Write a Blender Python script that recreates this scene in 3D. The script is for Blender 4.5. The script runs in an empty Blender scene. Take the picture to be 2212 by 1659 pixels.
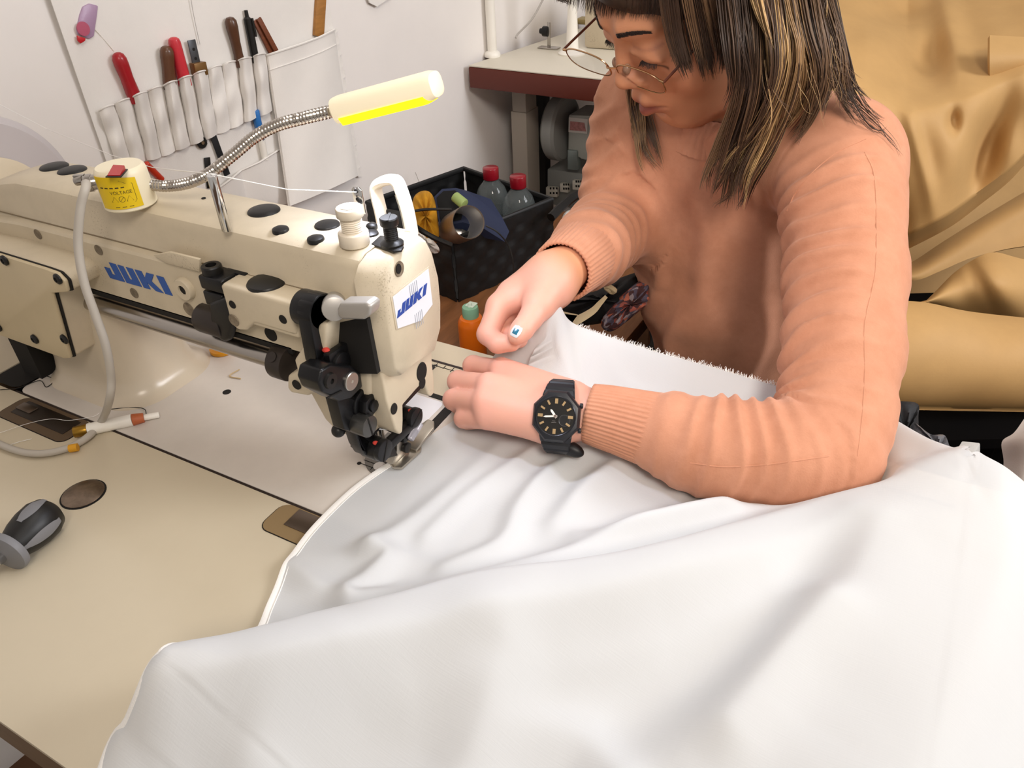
import bpy, bmesh, math, random
import numpy as np
from mathutils import Vector, Matrix, noise
sc = bpy.context.scene
COL = sc.collection
rnd = random.Random(7)
PI = math.pi
TOP = 0.75                       # height of the sewing table top; all coordinates below are measured from it
# ---------------------------------------------------------------- camera (phone, 26 mm equivalent)
FPX, CXP, CYP = 1665.0, 1106.0, 829.5
CAM = Vector((0.36, -0.39, 0.44))
_nad = Vector((118., 2350., FPX)).normalized()
_up = -_nad
_v1 = Vector((-2465 - CXP, -186 - CYP, FPX)).normalized()
_xm = (-(_v1 - _up * _up.dot(_v1))).normalized()
_ym = _up.cross(_xm)
RC = Matrix((_xm, _ym, _up))     # rows: table axes in camera axes (x right, y down, z forward)

def ray(px, py):
    return RC @ Vector((px - CXP, py - CYP, FPX))
def az(px, py, z=0.0):
    d = ray(px, py); return CAM + d * ((z - CAM.z) / d.z)
def ax(px, py, x):
    d = ray(px, py); return CAM + d * ((x - CAM.x) / d.x)
def ay(px, py, y):
    d = ray(px, py); return CAM + d * ((y - CAM.y) / d.y)
def ad(px, py, depth):
    return CAM + ray(px, py) * (depth / FPX)
def apl(px, py, p0, n):
    d = ray(px, py); return CAM + d * ((p0 - CAM).dot(n) / d.dot(n))
def V(*a):
    return Vector(a)

cam = bpy.data.cameras.new('camera'); camo = bpy.data.objects.new('camera', cam); COL.objects.link(camo)
cam.sensor_fit = 'HORIZONTAL'; cam.sensor_width = 36.0; cam.lens = 36.0 * FPX / 2212.0
cam.clip_start = 0.02; cam.clip_end = 50
cx_ = RC @ Vector((1, 0, 0)); cy_ = RC @ Vector((0, -1, 0)); cz_ = RC @ Vector((0, 0, -1))
M = Matrix((cx_, cy_, cz_)).transposed().to_4x4()
M.translation = CAM + Vector((0, 0, TOP))
camo.matrix_world = M
sc.camera = camo

# ---------------------------------------------------------------- materials
def lin(c):
    if isinstance(c, str):
        c = tuple(int(c[i:i + 2], 16) / 255 for i in (0, 2, 4))
    return tuple((x / 12.92 if x <= .04045 else ((x + .055) / 1.055) ** 2.4) for x in c[:3]) + (1.0,)
MATS = {}
def mat(name, col, rough=.5, metal=0., var=0., vscale=8., bump=0., bscale=200., spec=.5, col2=None, emit=None, estr=0., sheen=0., sub=0., trans=0., aniso=False, coat=0., stretch=(1, 1, 1), ior=1.45, thr=None):
    if name in MATS: return MATS[name]
    m = bpy.data.materials.new(name); m.use_nodes = True
    nt = m.node_tree; b = nt.nodes['Principled BSDF']
    b.inputs['Base Color'].default_value = lin(col)
    b.inputs['Roughness'].default_value = rough
    b.inputs['Metallic'].default_value = metal
    b.inputs['Specular IOR Level'].default_value = spec
    b.inputs['IOR'].default_value = ior
    if sheen: b.inputs['Sheen Weight'].default_value = sheen; b.inputs['Sheen Roughness'].default_value = .5
    if sub:
        b.inputs['Subsurface Weight'].default_value = sub
        b.inputs['Subsurface Radius'].default_value = (.008, .003, .0015); b.inputs['Subsurface Scale'].default_value = 1.
    if trans: b.inputs['Transmission Weight'].default_value = trans
    if coat: b.inputs['Coat Weight'].default_value = coat; b.inputs['Coat Roughness'].default_value = .15
    if emit:
        b.inputs['Emission Color'].default_value = lin(emit); b.inputs['Emission Strength'].default_value = estr
    tc = nt.nodes.new('ShaderNodeTexCoord')
    mp = nt.nodes.new('ShaderNodeMapping'); mp.inputs['Scale'].default_value = stretch
    nt.links.new(tc.outputs['Object'], mp.inputs['Vector'])
    if var or col2:
        n = nt.nodes.new('ShaderNodeTexNoise'); n.inputs['Scale'].default_value = vscale; n.inputs['Detail'].default_value = 6
        n.inputs['Roughness'].default_value = .65
        nt.links.new(mp.outputs[0], n.inputs['Vector'])
        r = nt.nodes.new('ShaderNodeValToRGB')
        lo, hi = thr or (.35, .65)
        r.color_ramp.elements[0].position = lo; r.color_ramp.elements[1].position = hi
        c = lin(col)
        c2 = lin(col2) if col2 else tuple(x * (1 - var) for x in c[:3]) + (1.,)
        r.color_ramp.elements[0].color = c2; r.color_ramp.elements[1].color = c
        nt.links.new(n.outputs['Fac'], r.inputs['Fac']); nt.links.new(r.outputs['Color'], b.inputs['Base Color'])
    if bump:
        n2 = nt.nodes.new('ShaderNodeTexNoise'); n2.inputs['Scale'].default_value = bscale; n2.inputs['Detail'].default_value = 4
        nt.links.new(mp.outputs[0], n2.inputs['Vector'])
        bp = nt.nodes.new('ShaderNodeBump'); bp.inputs['Strength'].default_value = bump; bp.inputs['Distance'].default_value = .001
        nt.links.new(n2.outputs['Fac'], bp.inputs['Height']); nt.links.new(bp.outputs[0], b.inputs['Normal'])
    MATS[name] = m
    return m

# ---------------------------------------------------------------- objects
ORG = {}
def put(o, org):
    ORG[o.name] = Vector(org)
def thing(name, label, cat, at=(0, 0, 0), group=None):
    o = bpy.data.objects.new(name, None); o.empty_display_size = .02; COL.objects.link(o)
    o.location = Vector(at) + Vector((0, 0, TOP)); put(o, at)
    tag(o, label, cat, group)
    return o
def tag(o, label=None, cat=None, group=None, kind=None):
    if label: o['label'] = label
    if cat: o['category'] = cat
    if group: o['group'] = group
    if kind: o['kind'] = kind
    return o

class MB:
    def __init__(s): s.bm = bmesh.new()
    def _merge(s, t, bev=0., seg=2, ang=28):
        if bev:
            t.normal_update()
            es = [e for e in t.edges if len(e.link_faces) == 2 and e.calc_face_angle(0) > math.radians(ang)]
            if es: bmesh.ops.bevel(t, geom=es, offset=bev, segments=seg, affect='EDGES', profile=.5, clamp_overlap=True)
        me = bpy.data.meshes.new('tmp'); t.to_mesh(me); t.free(); s.bm.from_mesh(me); bpy.data.meshes.remove(me)
        return s
    def raw(s, vs, fs):
        t = bmesh.new(); b = [t.verts.new(v) for v in vs]
        for f in fs:
            try: t.faces.new([b[i] for i in f])
            except ValueError: pass
        return s._merge(t)
    def box(s, c, size, rot=None, bev=0., seg=2):
        t = bmesh.new(); bmesh.ops.create_cube(t, size=1)
        for v in t.verts:
            p = Vector((v.co.x * size[0], v.co.y * size[1], v.co.z * size[2]))
            if rot is not None: p = rot @ p
            v.co = p + Vector(c)
        return s._merge(t, bev, seg)
    def prism(s, pts, vec, bev=0., seg=2, top=None):
        pts = [Vector(p) for p in pts]; vec = Vector(vec)
        top = [Vector(p) for p in top] if top else [p + vec for p in pts]
        t = bmesh.new(); n = len(pts)
        a = [t.verts.new(p) for p in pts]; b = [t.verts.new(p) for p in top]
        t.faces.new(a); t.faces.new(b[::-1])
        for i in range(n): t.faces.new((a[(i + 1) % n], a[i], b[i], b[(i + 1) % n]))
        bmesh.ops.recalc_face_normals(t, faces=t.faces)
        return s._merge(t, bev, seg)
    def frame(s, axis):
        z = Vector(axis).normalized(); x = z.orthogonal().normalized(); return x, z.cross(x), z
    def lathe(s, prof, org, axis=(0, 0, 1), n=32, xr=1., yr=1., xdir=None, caps=True):
        x, y, z = s.frame(axis); org = Vector(org)
        if xdir is not None:
            x = (Vector(xdir) - z * Vector(xdir).dot(z)).normalized(); y = z.cross(x)
        vs, fs, rings = [], [], []
        for r, h in prof:
            if r < 1e-7: rings.append([len(vs)]); vs.append(org + z * h)
            else:
                rings.append(list(range(len(vs), len(vs) + n)))
                for k in range(n):
                    a = 2 * PI * k / n; vs.append(org + x * (r * xr * math.cos(a)) + y * (r * yr * math.sin(a)) + z * h)
        for A, B in zip(rings, rings[1:]):
            for k in range(n):
                k2 = (k + 1) % n
                if len(A) == 1 and len(B) == 1: break
                if len(A) == 1: fs.append((A[0], B[k2], B[k]))
                elif len(B) == 1: fs.append((A[k], A[k2], B[0]))
                else: fs.append((A[k], A[k2], B[k2], B[k]))
        t = bmesh.new(); b = [t.verts.new(v) for v in vs]
        for f in fs:
            t.faces.new([b[i] for i in f])
        if caps and len(rings[0]) > 1: t.faces.new([b[i] for i in rings[0]][::-1])
        if caps and len(rings[-1]) > 1: t.faces.new([b[i] for i in rings[-1]])
        bmesh.ops.recalc_face_normals(t, faces=t.faces)
        return s._merge(t)
    def cyl(s, p0, p1, r, r1=None, n=24, bev=0.):
        p0 = Vector(p0); p1 = Vector(p1); L = (p1 - p0).length; r1 = r if r1 is None else r1
        if bev:
            bev = min(bev, r * .7, L * .4)
            prof = [(0, 0), (r - bev, 0), (r - bev * .3, bev * .3), (r, bev), (r1, L - bev), (r1 - bev * .3, L - bev * .3), (r1 - bev, L), (0, L)]
        else: prof = [(0, 0), (r, 0), (r1, L), (0, L)]
        return s.lathe(prof, p0, p1 - p0, n)
    def ell(s, c, r, rot=None, nu=32, nv=16):
        t = bmesh.new(); bmesh.ops.create_uvsphere(t, u_segments=nu, v_segments=nv, radius=1)
        for v in t.verts:
            p = Vector((v.co.x * r[0], v.co.y * r[1], v.co.z * r[2]))
            v.co = (rot @ p if rot is not None else p) + Vector(c)
        return s._merge(t)
    def loft(s, rings, cap=True, closed=False):
        n = len(rings[0]); vs = [Vector(p) for r in rings for p in r]; fs = []
        m = len(rings)
        for i in range(m if closed else m - 1):
            a = i * n; b = ((i + 1) % m) * n
            for k in range(n): fs.append((a + k, a + (k + 1) % n, b + (k + 1) % n, b + k))
        if cap and not closed:
            fs.append(tuple(range(n))[::-1]); fs.append(tuple(range((m - 1) * n, m * n)))
        t = bmesh.new(); b = [t.verts.new(v) for v in vs]
        for f in fs:
            try: t.faces.new([b[i] for i in f])
            except ValueError: pass
        bmesh.ops.recalc_face_normals(t, faces=t.faces)
        return s._merge(t)
    def tube(s, pts, r, n=8, cap=True, flat=1., closed=False, up=None):
        pts = [Vector(p) for p in pts]; m = len(pts)
        rr = r if isinstance(r, (list, tuple)) else [r] * m
        rings = []; px = None
        for i, p in enumerate(pts):
            if closed: tg = (pts[(i + 1) % m] - pts[i - 1])
            else: tg = pts[min(i + 1, m - 1)] - pts[max(i - 1, 0)]
            tg = tg.normalized() if tg.length > 1e-9 else Vector((0, 0, 1))
            if px is None:
                px = (Vector(up) if up is not None else tg.orthogonal())
            px = (px - tg * px.dot(tg))
            px = px.normalized() if px.length > 1e-6 else tg.orthogonal().normalized()
            py = tg.cross(px)
            rings.append([p + px * (math.cos(2 * PI * k / n) * rr[i]) + py * (math.sin(2 * PI * k / n) * rr[i] * flat) for k in range(n)])
        return s.loft(rings, cap, closed)
    def grid(s, P, thick=0.):
        nu = len(P); nv = len(P[0]); vs = [Vector(p) for r in P for p in r]
        fs = [(i * nv + j, i * nv + j + 1, (i + 1) * nv + j + 1, (i + 1) * nv + j) for i in range(nu - 1) for j in range(nv - 1)]
        t = bmesh.new(); b = [t.verts.new(v) for v in vs]
        for f in fs: t.faces.new([b[i] for i in f])
        if thick:
            t.normal_update()
            bmesh.ops.solidify(t, geom=t.faces[:], thickness=thick)
        return s._merge(t)
    def build(s, name, m, parent=None, smooth=38, label=None):
        bm = s.bm; bm.normal_update()
        for f in bm.faces: f.smooth = True
        for e in bm.edges:
            if len(e.link_faces) == 2 and e.calc_face_angle(0) > math.radians(smooth): e.smooth = False
        me = bpy.data.meshes.new(name)
        return finish(name, bm, me, m, parent, label)

def finish(name, bm, me, m, parent=None, label=None, vs=None):
    if parent is not None: org = ORG[parent.name]
    else:
        cs = [v.co for v in bm.verts]
        lo = [min(c[i] for c in cs) for i in range(3)]; hi = [max(c[i] for c in cs) for i in range(3)]
        org = Vector(((lo[0] + hi[0]) / 2, (lo[1] + hi[1]) / 2, lo[2]))
    bmesh.ops.translate(bm, verts=bm.verts, vec=-org)
    bm.to_mesh(me); bm.free()
    o = bpy.data.objects.new(name, me); COL.objects.link(o)
    for mm in (m if isinstance(m, (list, tuple)) else [m]): me.materials.append(mm)
    put(o, org)
    if parent is not None: o.parent = parent
    else: o.location = org + Vector((0, 0, TOP))
    if label: o['label'] = label
    return o

def npmesh(name, verts, quads, m, parent=None, cols=None, label=None, org=None):
    """link a mesh given as arrays (table coordinates)"""
    verts = np.asarray(verts, dtype=np.float64)
    if parent is not None: org = ORG[parent.name]
    elif org is None:
        lo = verts.min(0); hi = verts.max(0); org = Vector(((lo[0] + hi[0]) / 2, (lo[1] + hi[1]) / 2, lo[2]))
    me = bpy.data.meshes.new(name)
    v = (verts - np.array(org)).astype(np.float32); q = np.asarray(quads, dtype=np.int32)
    k = q.shape[1]
    me.vertices.add(len(v)); me.vertices.foreach_set('co', v.ravel())
    me.loops.add(q.size); me.loops.foreach_set('vertex_index', q.ravel())
    me.polygons.add(len(q)); me.polygons.foreach_set('loop_start', np.arange(0, q.size, k, dtype=np.int32))
    me.polygons.foreach_set('loop_total', np.full(len(q), k, dtype=np.int32))
    me.update(calc_edges=True); me.validate()
    me.polygons.foreach_set('use_smooth', np.ones(len(me.polygons), dtype=bool))
    if cols is not None:
        a = me.color_attributes.new('tint', 'FLOAT_COLOR', 'POINT'); a.data.foreach_set('color', cols.astype(np.float32).ravel())
    for mm in (m if isinstance(m, (list, tuple)) else [m]): me.materials.append(mm)
    o = bpy.data.objects.new(name, me); COL.objects.link(o); put(o, org)
    if parent is not None: o.parent = parent
    else: o.location = Vector(org) + Vector((0, 0, TOP))
    if label: o['label'] = label
    return o

def crom(pts, n=8, closed=False):
    """Catmull-Rom through points (tuples of any length)"""
    P = [np.array(p, dtype=float) for p in pts]; m = len(P); out = []
    for i in range(m if closed else m - 1):
        if closed: a, b, c, d = P[i - 1], P[i], P[(i + 1) % m], P[(i + 2) % m]
        else:
            b, c = P[i], P[i + 1]; a = P[i - 1] if i else 2 * b - c; d = P[i + 2] if i + 2 < m else 2 * c - b
        for k in range(n):
            t = k / n
            out.append(.5 * ((2 * b) + (c - a) * t + (2 * a - 5 * b + 4 * c - d) * t * t + (3 * b - a - 3 * c + d) * t ** 3))
    if not closed: out.append(P[-1])
    return out
def cromv(pts, n=8, closed=False):
    return [Vector(p) for p in crom(pts, n, closed)]
def rrect(x0, y0, x1, y1, r, n=5):
    out = []
    for cx, cy, a0 in ((x1 - r, y1 - r, 0), (x0 + r, y1 - r, 90), (x0 + r, y0 + r, 180), (x1 - r, y0 + r, 270)):
        for k in range(n + 1):
            a = math.radians(a0 + 90 * k / n); out.append((cx + r * math.cos(a), cy + r * math.sin(a)))
    return out
def text_mesh(txt, size, org, xdir, ydir, name, m, parent, ext=.0002, bold=0., shear=0., align='CENTER', label=None):
    cu = bpy.data.curves.new('txt', 'FONT'); cu.body = txt; cu.size = size; cu.align_x = align; cu.align_y = 'CENTER'
    cu.extrude = ext; cu.offset = bold; cu.shear = shear
    o = bpy.data.objects.new('txt', cu); COL.objects.link(o)
    dg = bpy.context.evaluated_depsgraph_get(); me0 = bpy.data.meshes.new_from_object(o.evaluated_get(dg))
    x = Vector(xdir).normalized(); y = Vector(ydir); y = (y - x * y.dot(x)).normalized(); z = x.cross(y)
    bm = bmesh.new(); bm.from_mesh(me0)
    for v in bm.verts: v.co = Vector(org) + x * v.co.x + y * v.co.y + z * v.co.z
    bpy.data.objects.remove(o); bpy.data.curves.remove(cu); bpy.data.meshes.remove(me0)
    me = bpy.data.meshes.new(name)
    return finish(name, bm, me, m, parent, label)
# ================================================================ materials used in many places
m_wall = mat('wall_paint', 'f1ece8', .85, var=.05, vscale=3., bump=.15, bscale=60.)
m_cast = mat('cream_enamel', 'cbbea6', .42, var=.10, vscale=22., bump=.08, bscale=350., spec=.4, thr=(.3, .55))
def specks(m, scale, lo, hi, col):
    nt_ = m.node_tree; b_ = nt_.nodes['Principled BSDF']; l_ = b_.inputs['Base Color'].links[0]; src = l_.from_socket
    t_ = nt_.nodes.new('ShaderNodeTexCoord'); n_ = nt_.nodes.new('ShaderNodeTexNoise'); n_.inputs['Scale'].default_value = scale; n_.inputs['Detail'].default_value = 3
    big = nt_.nodes.new('ShaderNodeTexNoise'); big.inputs['Scale'].default_value = 18; mu = nt_.nodes.new('ShaderNodeMath'); mu.operation = 'ADD'
    nt_.links.new(t_.outputs['Object'], n_.inputs['Vector']); nt_.links.new(t_.outputs['Object'], big.inputs['Vector'])
    nt_.links.new(n_.outputs['Fac'], mu.inputs[0]); nt_.links.new(big.outputs['Fac'], mu.inputs[1])
    r_ = nt_.nodes.new('ShaderNodeMapRange'); r_.inputs['From Min'].default_value = lo; r_.inputs['From Max'].default_value = hi; nt_.links.new(mu.outputs[0], r_.inputs['Value'])
    mx = nt_.nodes.new('ShaderNodeMix'); mx.data_type = 'RGBA'; nt_.links.new(r_.outputs['Result'], mx.inputs['Factor']); nt_.links.new(src, mx.inputs[6]); mx.inputs[7].default_value = lin(col)
    nt_.links.new(mx.outputs[2], b_.inputs['Base Color'])
specks(m_cast, 700., 1.24, 1.50, '94856e')
m_bed = mat('bed_enamel', 'd5cdc4', .38, var=.07, vscale=14., spec=.45)
m_black = mat('black_oxide_steel', '121214', .33, .2, bump=.05, bscale=500.)
m_blkpl = mat('black_rubber', '131211', .42)
m_hole = mat('dark_hole', '14110e', .8)
m_steel = mat('polished_steel', 'b3aea8', .24, 1., bump=.03, bscale=200., stretch=(1, 12, 12))
m_chrome = mat('chrome', 'd8d8d8', .1, 1.)
m_white = mat('white_plastic', 'efebe2', .4)
m_dark = mat('black_fabric_plain', '0b0b0c', .9)

# ================================================================ the room
WP = Vector((-.66, .30, 0)); WD = Vector((.095, .9955, 0)).normalized(); WN = Vector((WD.y, -WD.x, 0))   # left wall: point, direction, normal into the room
def wall(px, py, off=0.): return apl(px, py, WP + WN * off, WN)
def wuv(u, z, off=0.): return WP + WD * u + WN * off + Vector((0, 0, z))
def struct(o): o['kind'] = 'structure'; return o
a = MB(); p0 = wuv(-2.2, -.75); p1 = wuv(3.2, -.75)
a.prism([p0, p1, p1 - WN * .1, p0 - WN * .1], (0, 0, 2.6)); struct(a.build('wall_left', m_wall))
a = MB(); a.box((.9, -.2 + .3, -.80), (3.6, 6.0, .1)); struct(a.build('floor', mat('wood_floor', '6d4a30', .55, var=.3, vscale=5., stretch=(1, 8, 1))))
a = MB(); a.box((.9, 3.0, .55), (4.2, .1, 2.6)); struct(a.build('wall_back', m_wall))
a = MB(); a.box((.9, .1, 1.90), (4.2, 6.2, .1)); struct(a.build('ceiling', mat('ceiling_paint', 'f2efea', .9)))

# ================================================================ the sewing table
tb = thing('sewing_table', 'large beige laminate sewing table carrying the white sewing machine', 'table', (-.1, -.06, -.75))
m_lam = mat('beige_laminate', 'cdc1a9', .45, var=.05, vscale=6., spec=.4, bump=.02, bscale=600.)
X0, X1, Y0, Y1 = -.64, .66, -.313, .183
HX0, HX1, HY0, HY1 = -.455, .1095, -.0815, .1008
a = MB()
out = [(X0, Y0), (X1, Y0), (X1, Y1), (X0, Y1)]; inn = [(HX0, HY0), (HX1, HY0), (HX1, HY1), (HX0, HY1)]
vs = [(x, y, 0) for x, y in out] + [(x, y, 0) for x, y in inn] + [(x, y, -.004) for x, y in out] + [(x, y, -.004) for x, y in inn]
fs = []
for i in range(4):
    j = (i + 1) % 4
    fs += [(i, j, 4 + j, 4 + i), (8 + j, 8 + i, 12 + i, 12 + j), (j, i, 8 + i, 8 + j), (4 + i, 4 + j, 12 + j, 12 + i)]
a.raw(vs, fs); a.build('tabletop', m_lam, tb)
a = MB(); zb = -.0405
vs = [(x, y, -.0042) for x, y in out] + [(x, y, -.0042) for x, y in inn] + [(x, y, zb) for x, y in out] + [(x, y, zb) for x, y in inn]
a.raw(vs, fs); a.build('table_core', mat('brown_edge_band', '77614a', .5, var=.15, vscale=20., stretch=(1, 1, 6)), tb)
for lx in (-.58, .6):
    a = MB(); a.box((lx, -.06, -.39), (.06, .03, .70), bev=.004); a.box((lx, -.06, -.735), (.07, .44, .03), bev=.004); a.build('leg', mat('grey_steel_paint', '8b8a86', .5), tb)
a = MB(); yb = .149
a.box((.05, yb, .0003), (.78, .0028, .0006)); a.build('ruler_line', mat('printed_brown', '2b1d1c', .5), tb)
a = MB()
for i in range(-27, 40):
    x = -.06 + i * .0115 / 1.15
    a.box((x, yb - (.0055 if i % 2 else .0065), .0003), (.0006, .008 if i % 2 == 0 else .006, .0005))
a.box((.1, yb - .0072, .0003), (.66, .0005, .0005)); a.build('ruler_ticks', mat('printed_black', '191515', .5), tb)
tp = az(937, 793)
text_mesh('5', .012, tp + V(0, 0, .0004), (-1, 0, 0), (0, -1, 0), 'ruler_number', MATS['printed_black'], tb, bold=.0004)
# hinge pockets: a brown plastic lining let into the table edge by the bed
m_pock = mat('brown_plastic', '8a7350', .5); m_pock2 = mat('hinge_steel', '6a5d52', .3, .8)
for hx0, hx1, hy0, dk in ((-.042, .035, -.113, 0), (-.387, -.285, -.115, 1)):
    ring = rrect(hx0, hy0, hx1, HY0 - .0003, .009)
    a = MB(); a.prism([(x, y, .0002) for x, y in ring], (0, 0, .0004)); a.build('hinge_pocket', m_pock if not dk else mat('brown_plastic_dark', '5c4a37', .45), tb)
    ring2 = rrect(hx0 - .0008, hy0 - .0008, hx1 + .0008, HY0 - .0002, .0095)
    a = MB(); a.prism([(x, y, .0001) for x, y in ring2], (0, 0, .0002)); a.build('pocket_gap', m_hole, tb)
    a = MB()
    if dk:
        a.box(((hx0 + hx1) / 2, hy0 + .019, .0008), (hx1 - hx0 - .022, .020, .0006), bev=.0002); a.build('hinge_plate', mat('hinge_dark', '2f261f', .4, .5), tb)
        a = MB(); a.box(((hx0 + hx1) / 2 - .03, hy0 + .02, .0016), (.022, .010, .0012), bev=.0004); a.build('hinge_knuckle', m_pock2, tb)
    else:
        a.box((hx0 + .046, hy0 + .0205, .0009), (.058, .019, .0008), bev=.0003); a.build('hinge_plate', m_pock2, tb)
# steel cover button
bt = az(180, 1068); a = MB()
a.lathe([(0, 0), (.0185, 0), (.0185, .0004), (0, .0004)], bt, (0, 0, 1), 40); a.build('button_rim', m_hole, tb)
a = MB(); a.lathe([(0, .0005), (.017, .0005), (.0172, .001), (.016, .0016), (.009, .0024), (0, .0027)], bt, (0, 0, 1), 40)
a.build('cover_button', mat('worn_steel', '8d7c6c', .3, .9, var=.35, vscale=90.), tb)
# ================================================================ the sewing machine
sm = thing('sewing_machine', 'cream industrial sewing machine with black linkages sewing the white fabric', 'sewing machine', (-.16, .01, 0))
def xp(pts, x): return [ax(px, py, x) for px, py in pts]
def yp(pts, y): return [ay(px, py, y) for px, py in pts]
def zp(pts, z): return [az(px, py, z) for px, py in pts]
# --- bed
a = MB(); a.prism([(x, y, -.02) for x, y in rrect(-.405, -.079, .1075, .0985, .010)], (0, 0, .0208), bev=.0006)
a.build('bed', m_bed, sm)
a = MB(); a.box((-.17, .01, -.026), (.56, .178, .006)); a.build('oil_pan', m_hole, sm)
a = MB(); a.lathe([(0, 0), (.0042, 0), (.0042, .0003), (0, .0003)], az(490, 847, .0008), (0, 0, 1), 20); a.lathe([(0, 0), (.002, 0), (.002, .0003), (0, .0003)], az(776, 1001, .0008), (0, 0, 1), 12)
a.build('bed_hole', m_hole, sm)
# slide plate outline (dark gap) beside the needle
a = MB()
def strip(pts, w, z0=.0007, h=.0006):
    for p, q in zip(pts, pts[1:]):
        p = Vector(p); q = Vector(q); d = (q - p); d.z = 0; L = d.length; c = (p + q) / 2
        a.box((c.x, c.y, z0 + h / 2), (L + w, w, h), Matrix.Rotation(math.atan2(d.y, d.x), 3, 'Z'))
strip([az(920, 849), az(1010, 879)], .0034); strip([az(986, 868), az(906, 953)], .0095, .0009); strip([az(935, 856), az(990, 874)], .006, .0008)
a.build('slide_plate_gap', mat('grimy_black', '17130f', .7), sm)
a = MB(); a.prism([(x, y, .0006) for x, y in rrect(-.075, .036, .004, .091, .006)], (0, 0, .0003)); a.build('slide_plate', mat('slide_plate_white', 'e6e6ea', .35), sm)
# needle plate: half-round steel
a = MB(); np_ = []
cxn, cyn = .0105, .004
for k in range(19):
    t = math.radians(180 + 180 * k / 18); np_.append((cxn + .029 * math.cos(t), cyn + .027 * math.sin(t)))
np_ = np_ + [(cxn + .029, .03), (cxn - .029, .03)]
a.prism([(x, y, .0007) for x, y in np_], (0, 0, .0009), bev=.0003); npl = a.build('needle_plate', mat('needle_plate_steel', '77736e', .35, .5), sm)
a = MB()
for yy in (-.006, -.011, -.016): a.box((cxn - .003, yy, .0017), (.044, .0006, .0003))
for xx in (-.012, .0, .012): a.box((cxn + xx, -.010, .0017), (.0006, .018, .0003))
a.build('plate_lines', m_hole, npl)
a = MB(); pl = az(820, 1008, .0016); a.lathe([(0, .0002), (.0055, .0002), (.0055, .0008), (0, .0004)], pl, (0, 0, 1), 20); a.build('plate_screw', m_steel, npl)
a = MB(); a.box((-.15, -.0803, -.0006), (.515, .0022, .0016)); a.build('edge_grime', mat('grime', '2c2019', .9), sm)
# --- pillar
a = MB(); rings = []
for z, e in ((.0006, .016), (.004, .0085), (.011, .003), (.024, 0), (.08, -.001), (.125, .001), (.15, .004)):
    rings.append([(x, y, z) for x, y in rrect(-.405 - e * .2, -.045 - e, -.268 + e, .045 + e, .034 + e * .5, 10)])
a.loft(rings); a.build('pillar', mat('pillar_enamel', 'cabda8', .3, var=.06, vscale=15., coat=.3), sm)
# --- arm: one cast profile from the belt end to the head seam
prof = [(-.038, .1255), (-.038, .1745), (-.0365, .1768), (-.0305, .1785), (-.0290, .182), (-.0285, .2035), (-.026, .2095), (-.0205, .2130), (.0, .2140), (.022, .2130), (.033, .208), (.040, .196), (.042, .17), (.040, .1255)]
def armring(x, dz=0., sy=1.):
    return [(x, y * sy, (z if z < .15 else z - dz * (z - .15) / .064)) for y, z in prof]
a = MB(); a.loft([armring(-.452, .052, .97), armring(-.44, .042), armring(-.415, .022), armring(-.385, .008), armring(-.35, .001), armring(-.30), armring(-.1), armring(.0, 0), armring(.0325, 0), armring(.0333, .0006, .99)])
arm = a.build('arm', m_cast, sm, smooth=32)
a = MB(); a.box((-.2, -.0311, .1787), (.40, .0008, .0008)); a.build('arm_crease', mat('crease_line_tan', '857761', .8), sm)  # thin darker tan strip along the crease
# arm holes
for hx, hy in ((82, 506), (213, 540), (290, 633), (585, 722), (408, 668)):
    p = ay(hx, hy, -.0382); a = MB(); r = .0048 if hx not in (585, 408) else .0062
    a.lathe([(r, 0), (r * .97, .0004), (r * .8, .0002), (r * .75, .00012), (0, .0001)], p, (0, -1, 0), 24); a.build('screw_hole', m_hole if hx == 585 else mat('hole_shade', '8a7c68', .7, var=.5, vscale=150.), sm)
p = ay(403, 622, -.038); a = MB(); a.lathe([(.0098, 0), (.0094, .004), (.0088, .0048), (.0042, .0049), (.004, .003), (0, .003)], p, (0, -1, 0), 28); bs = a.build('boss', m_cast, sm)
a = MB(); a.lathe([(0, .0032), (.0039, .0032), (.0039, .0036), (0, .0036)], p, (0, -1, 0), 20); a.build('boss_hole', m_hole, bs)
# raised shoulder on the arm leading to the rod housing
a = MB(); a.prism([ay(335, 548, -.038), ay(372, 541, -.038), ay(437, 557, -.038), ay(437, 585, -.038), ay(365, 566, -.038)], (0, -.003, 0), bev=.0012)
a.build('arm_shoulder', m_cast, sm)
# black recess under the arm along the rod, and the lower arm web
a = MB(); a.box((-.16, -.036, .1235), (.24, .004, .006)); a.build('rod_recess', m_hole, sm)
# --- lettering on the arm
lx0, lx1, lz0, lz1 = -.2425, -.1625, .1445, .1605
def letters(org, ux, uz, w, h, m, parent, shear=.0, th=.0005):
    """four heavy slanted capitals filling w x h"""
    L = {'J': [[(0, .62), (0, .0), (.235, 0), (.235, 1), (.13, 1), (.13, .28), (.075, .28), (.085, .62)]],
         'U': [[(.265, 1), (.265, 0), (.5, 0), (.5, 1), (.40, 1), (.40, .28), (.355, .28), (.355, 1)]],
         'K': [[(.535, 1), (.535, 0), (.635, 0), (.635, .42), (.72, 0), (.835, 0), (.725, .53), (.82, 1), (.71, 1), (.635, .62), (.635, 1)]],
         'I': [[(.86, 1), (.86, 0), (.965, 0), (.965, 1)]]}
    ux = Vector(ux).normalized(); uz = Vector(uz).normalized(); nn = ux.cross(uz)
    for k, polys in L.items():
        b = MB()
        for pl_ in polys:
            b.prism([Vector(org) + ux * ((x + shear * (z - .5)) * w) + uz * (z * h) for x, z in pl_], nn * -th if nn.y > 0 or nn.x < 0 else nn * th)
        b.build('letter', m, parent)
m_blue = mat('blue_print', '2b55a0', .5)
letters((lx0, -.0381, lz0), (1, 0, 0), (0, 0, 1), lx1 - lx0, lz1 - lz0, m_blue, arm, shear=-.05)
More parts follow.
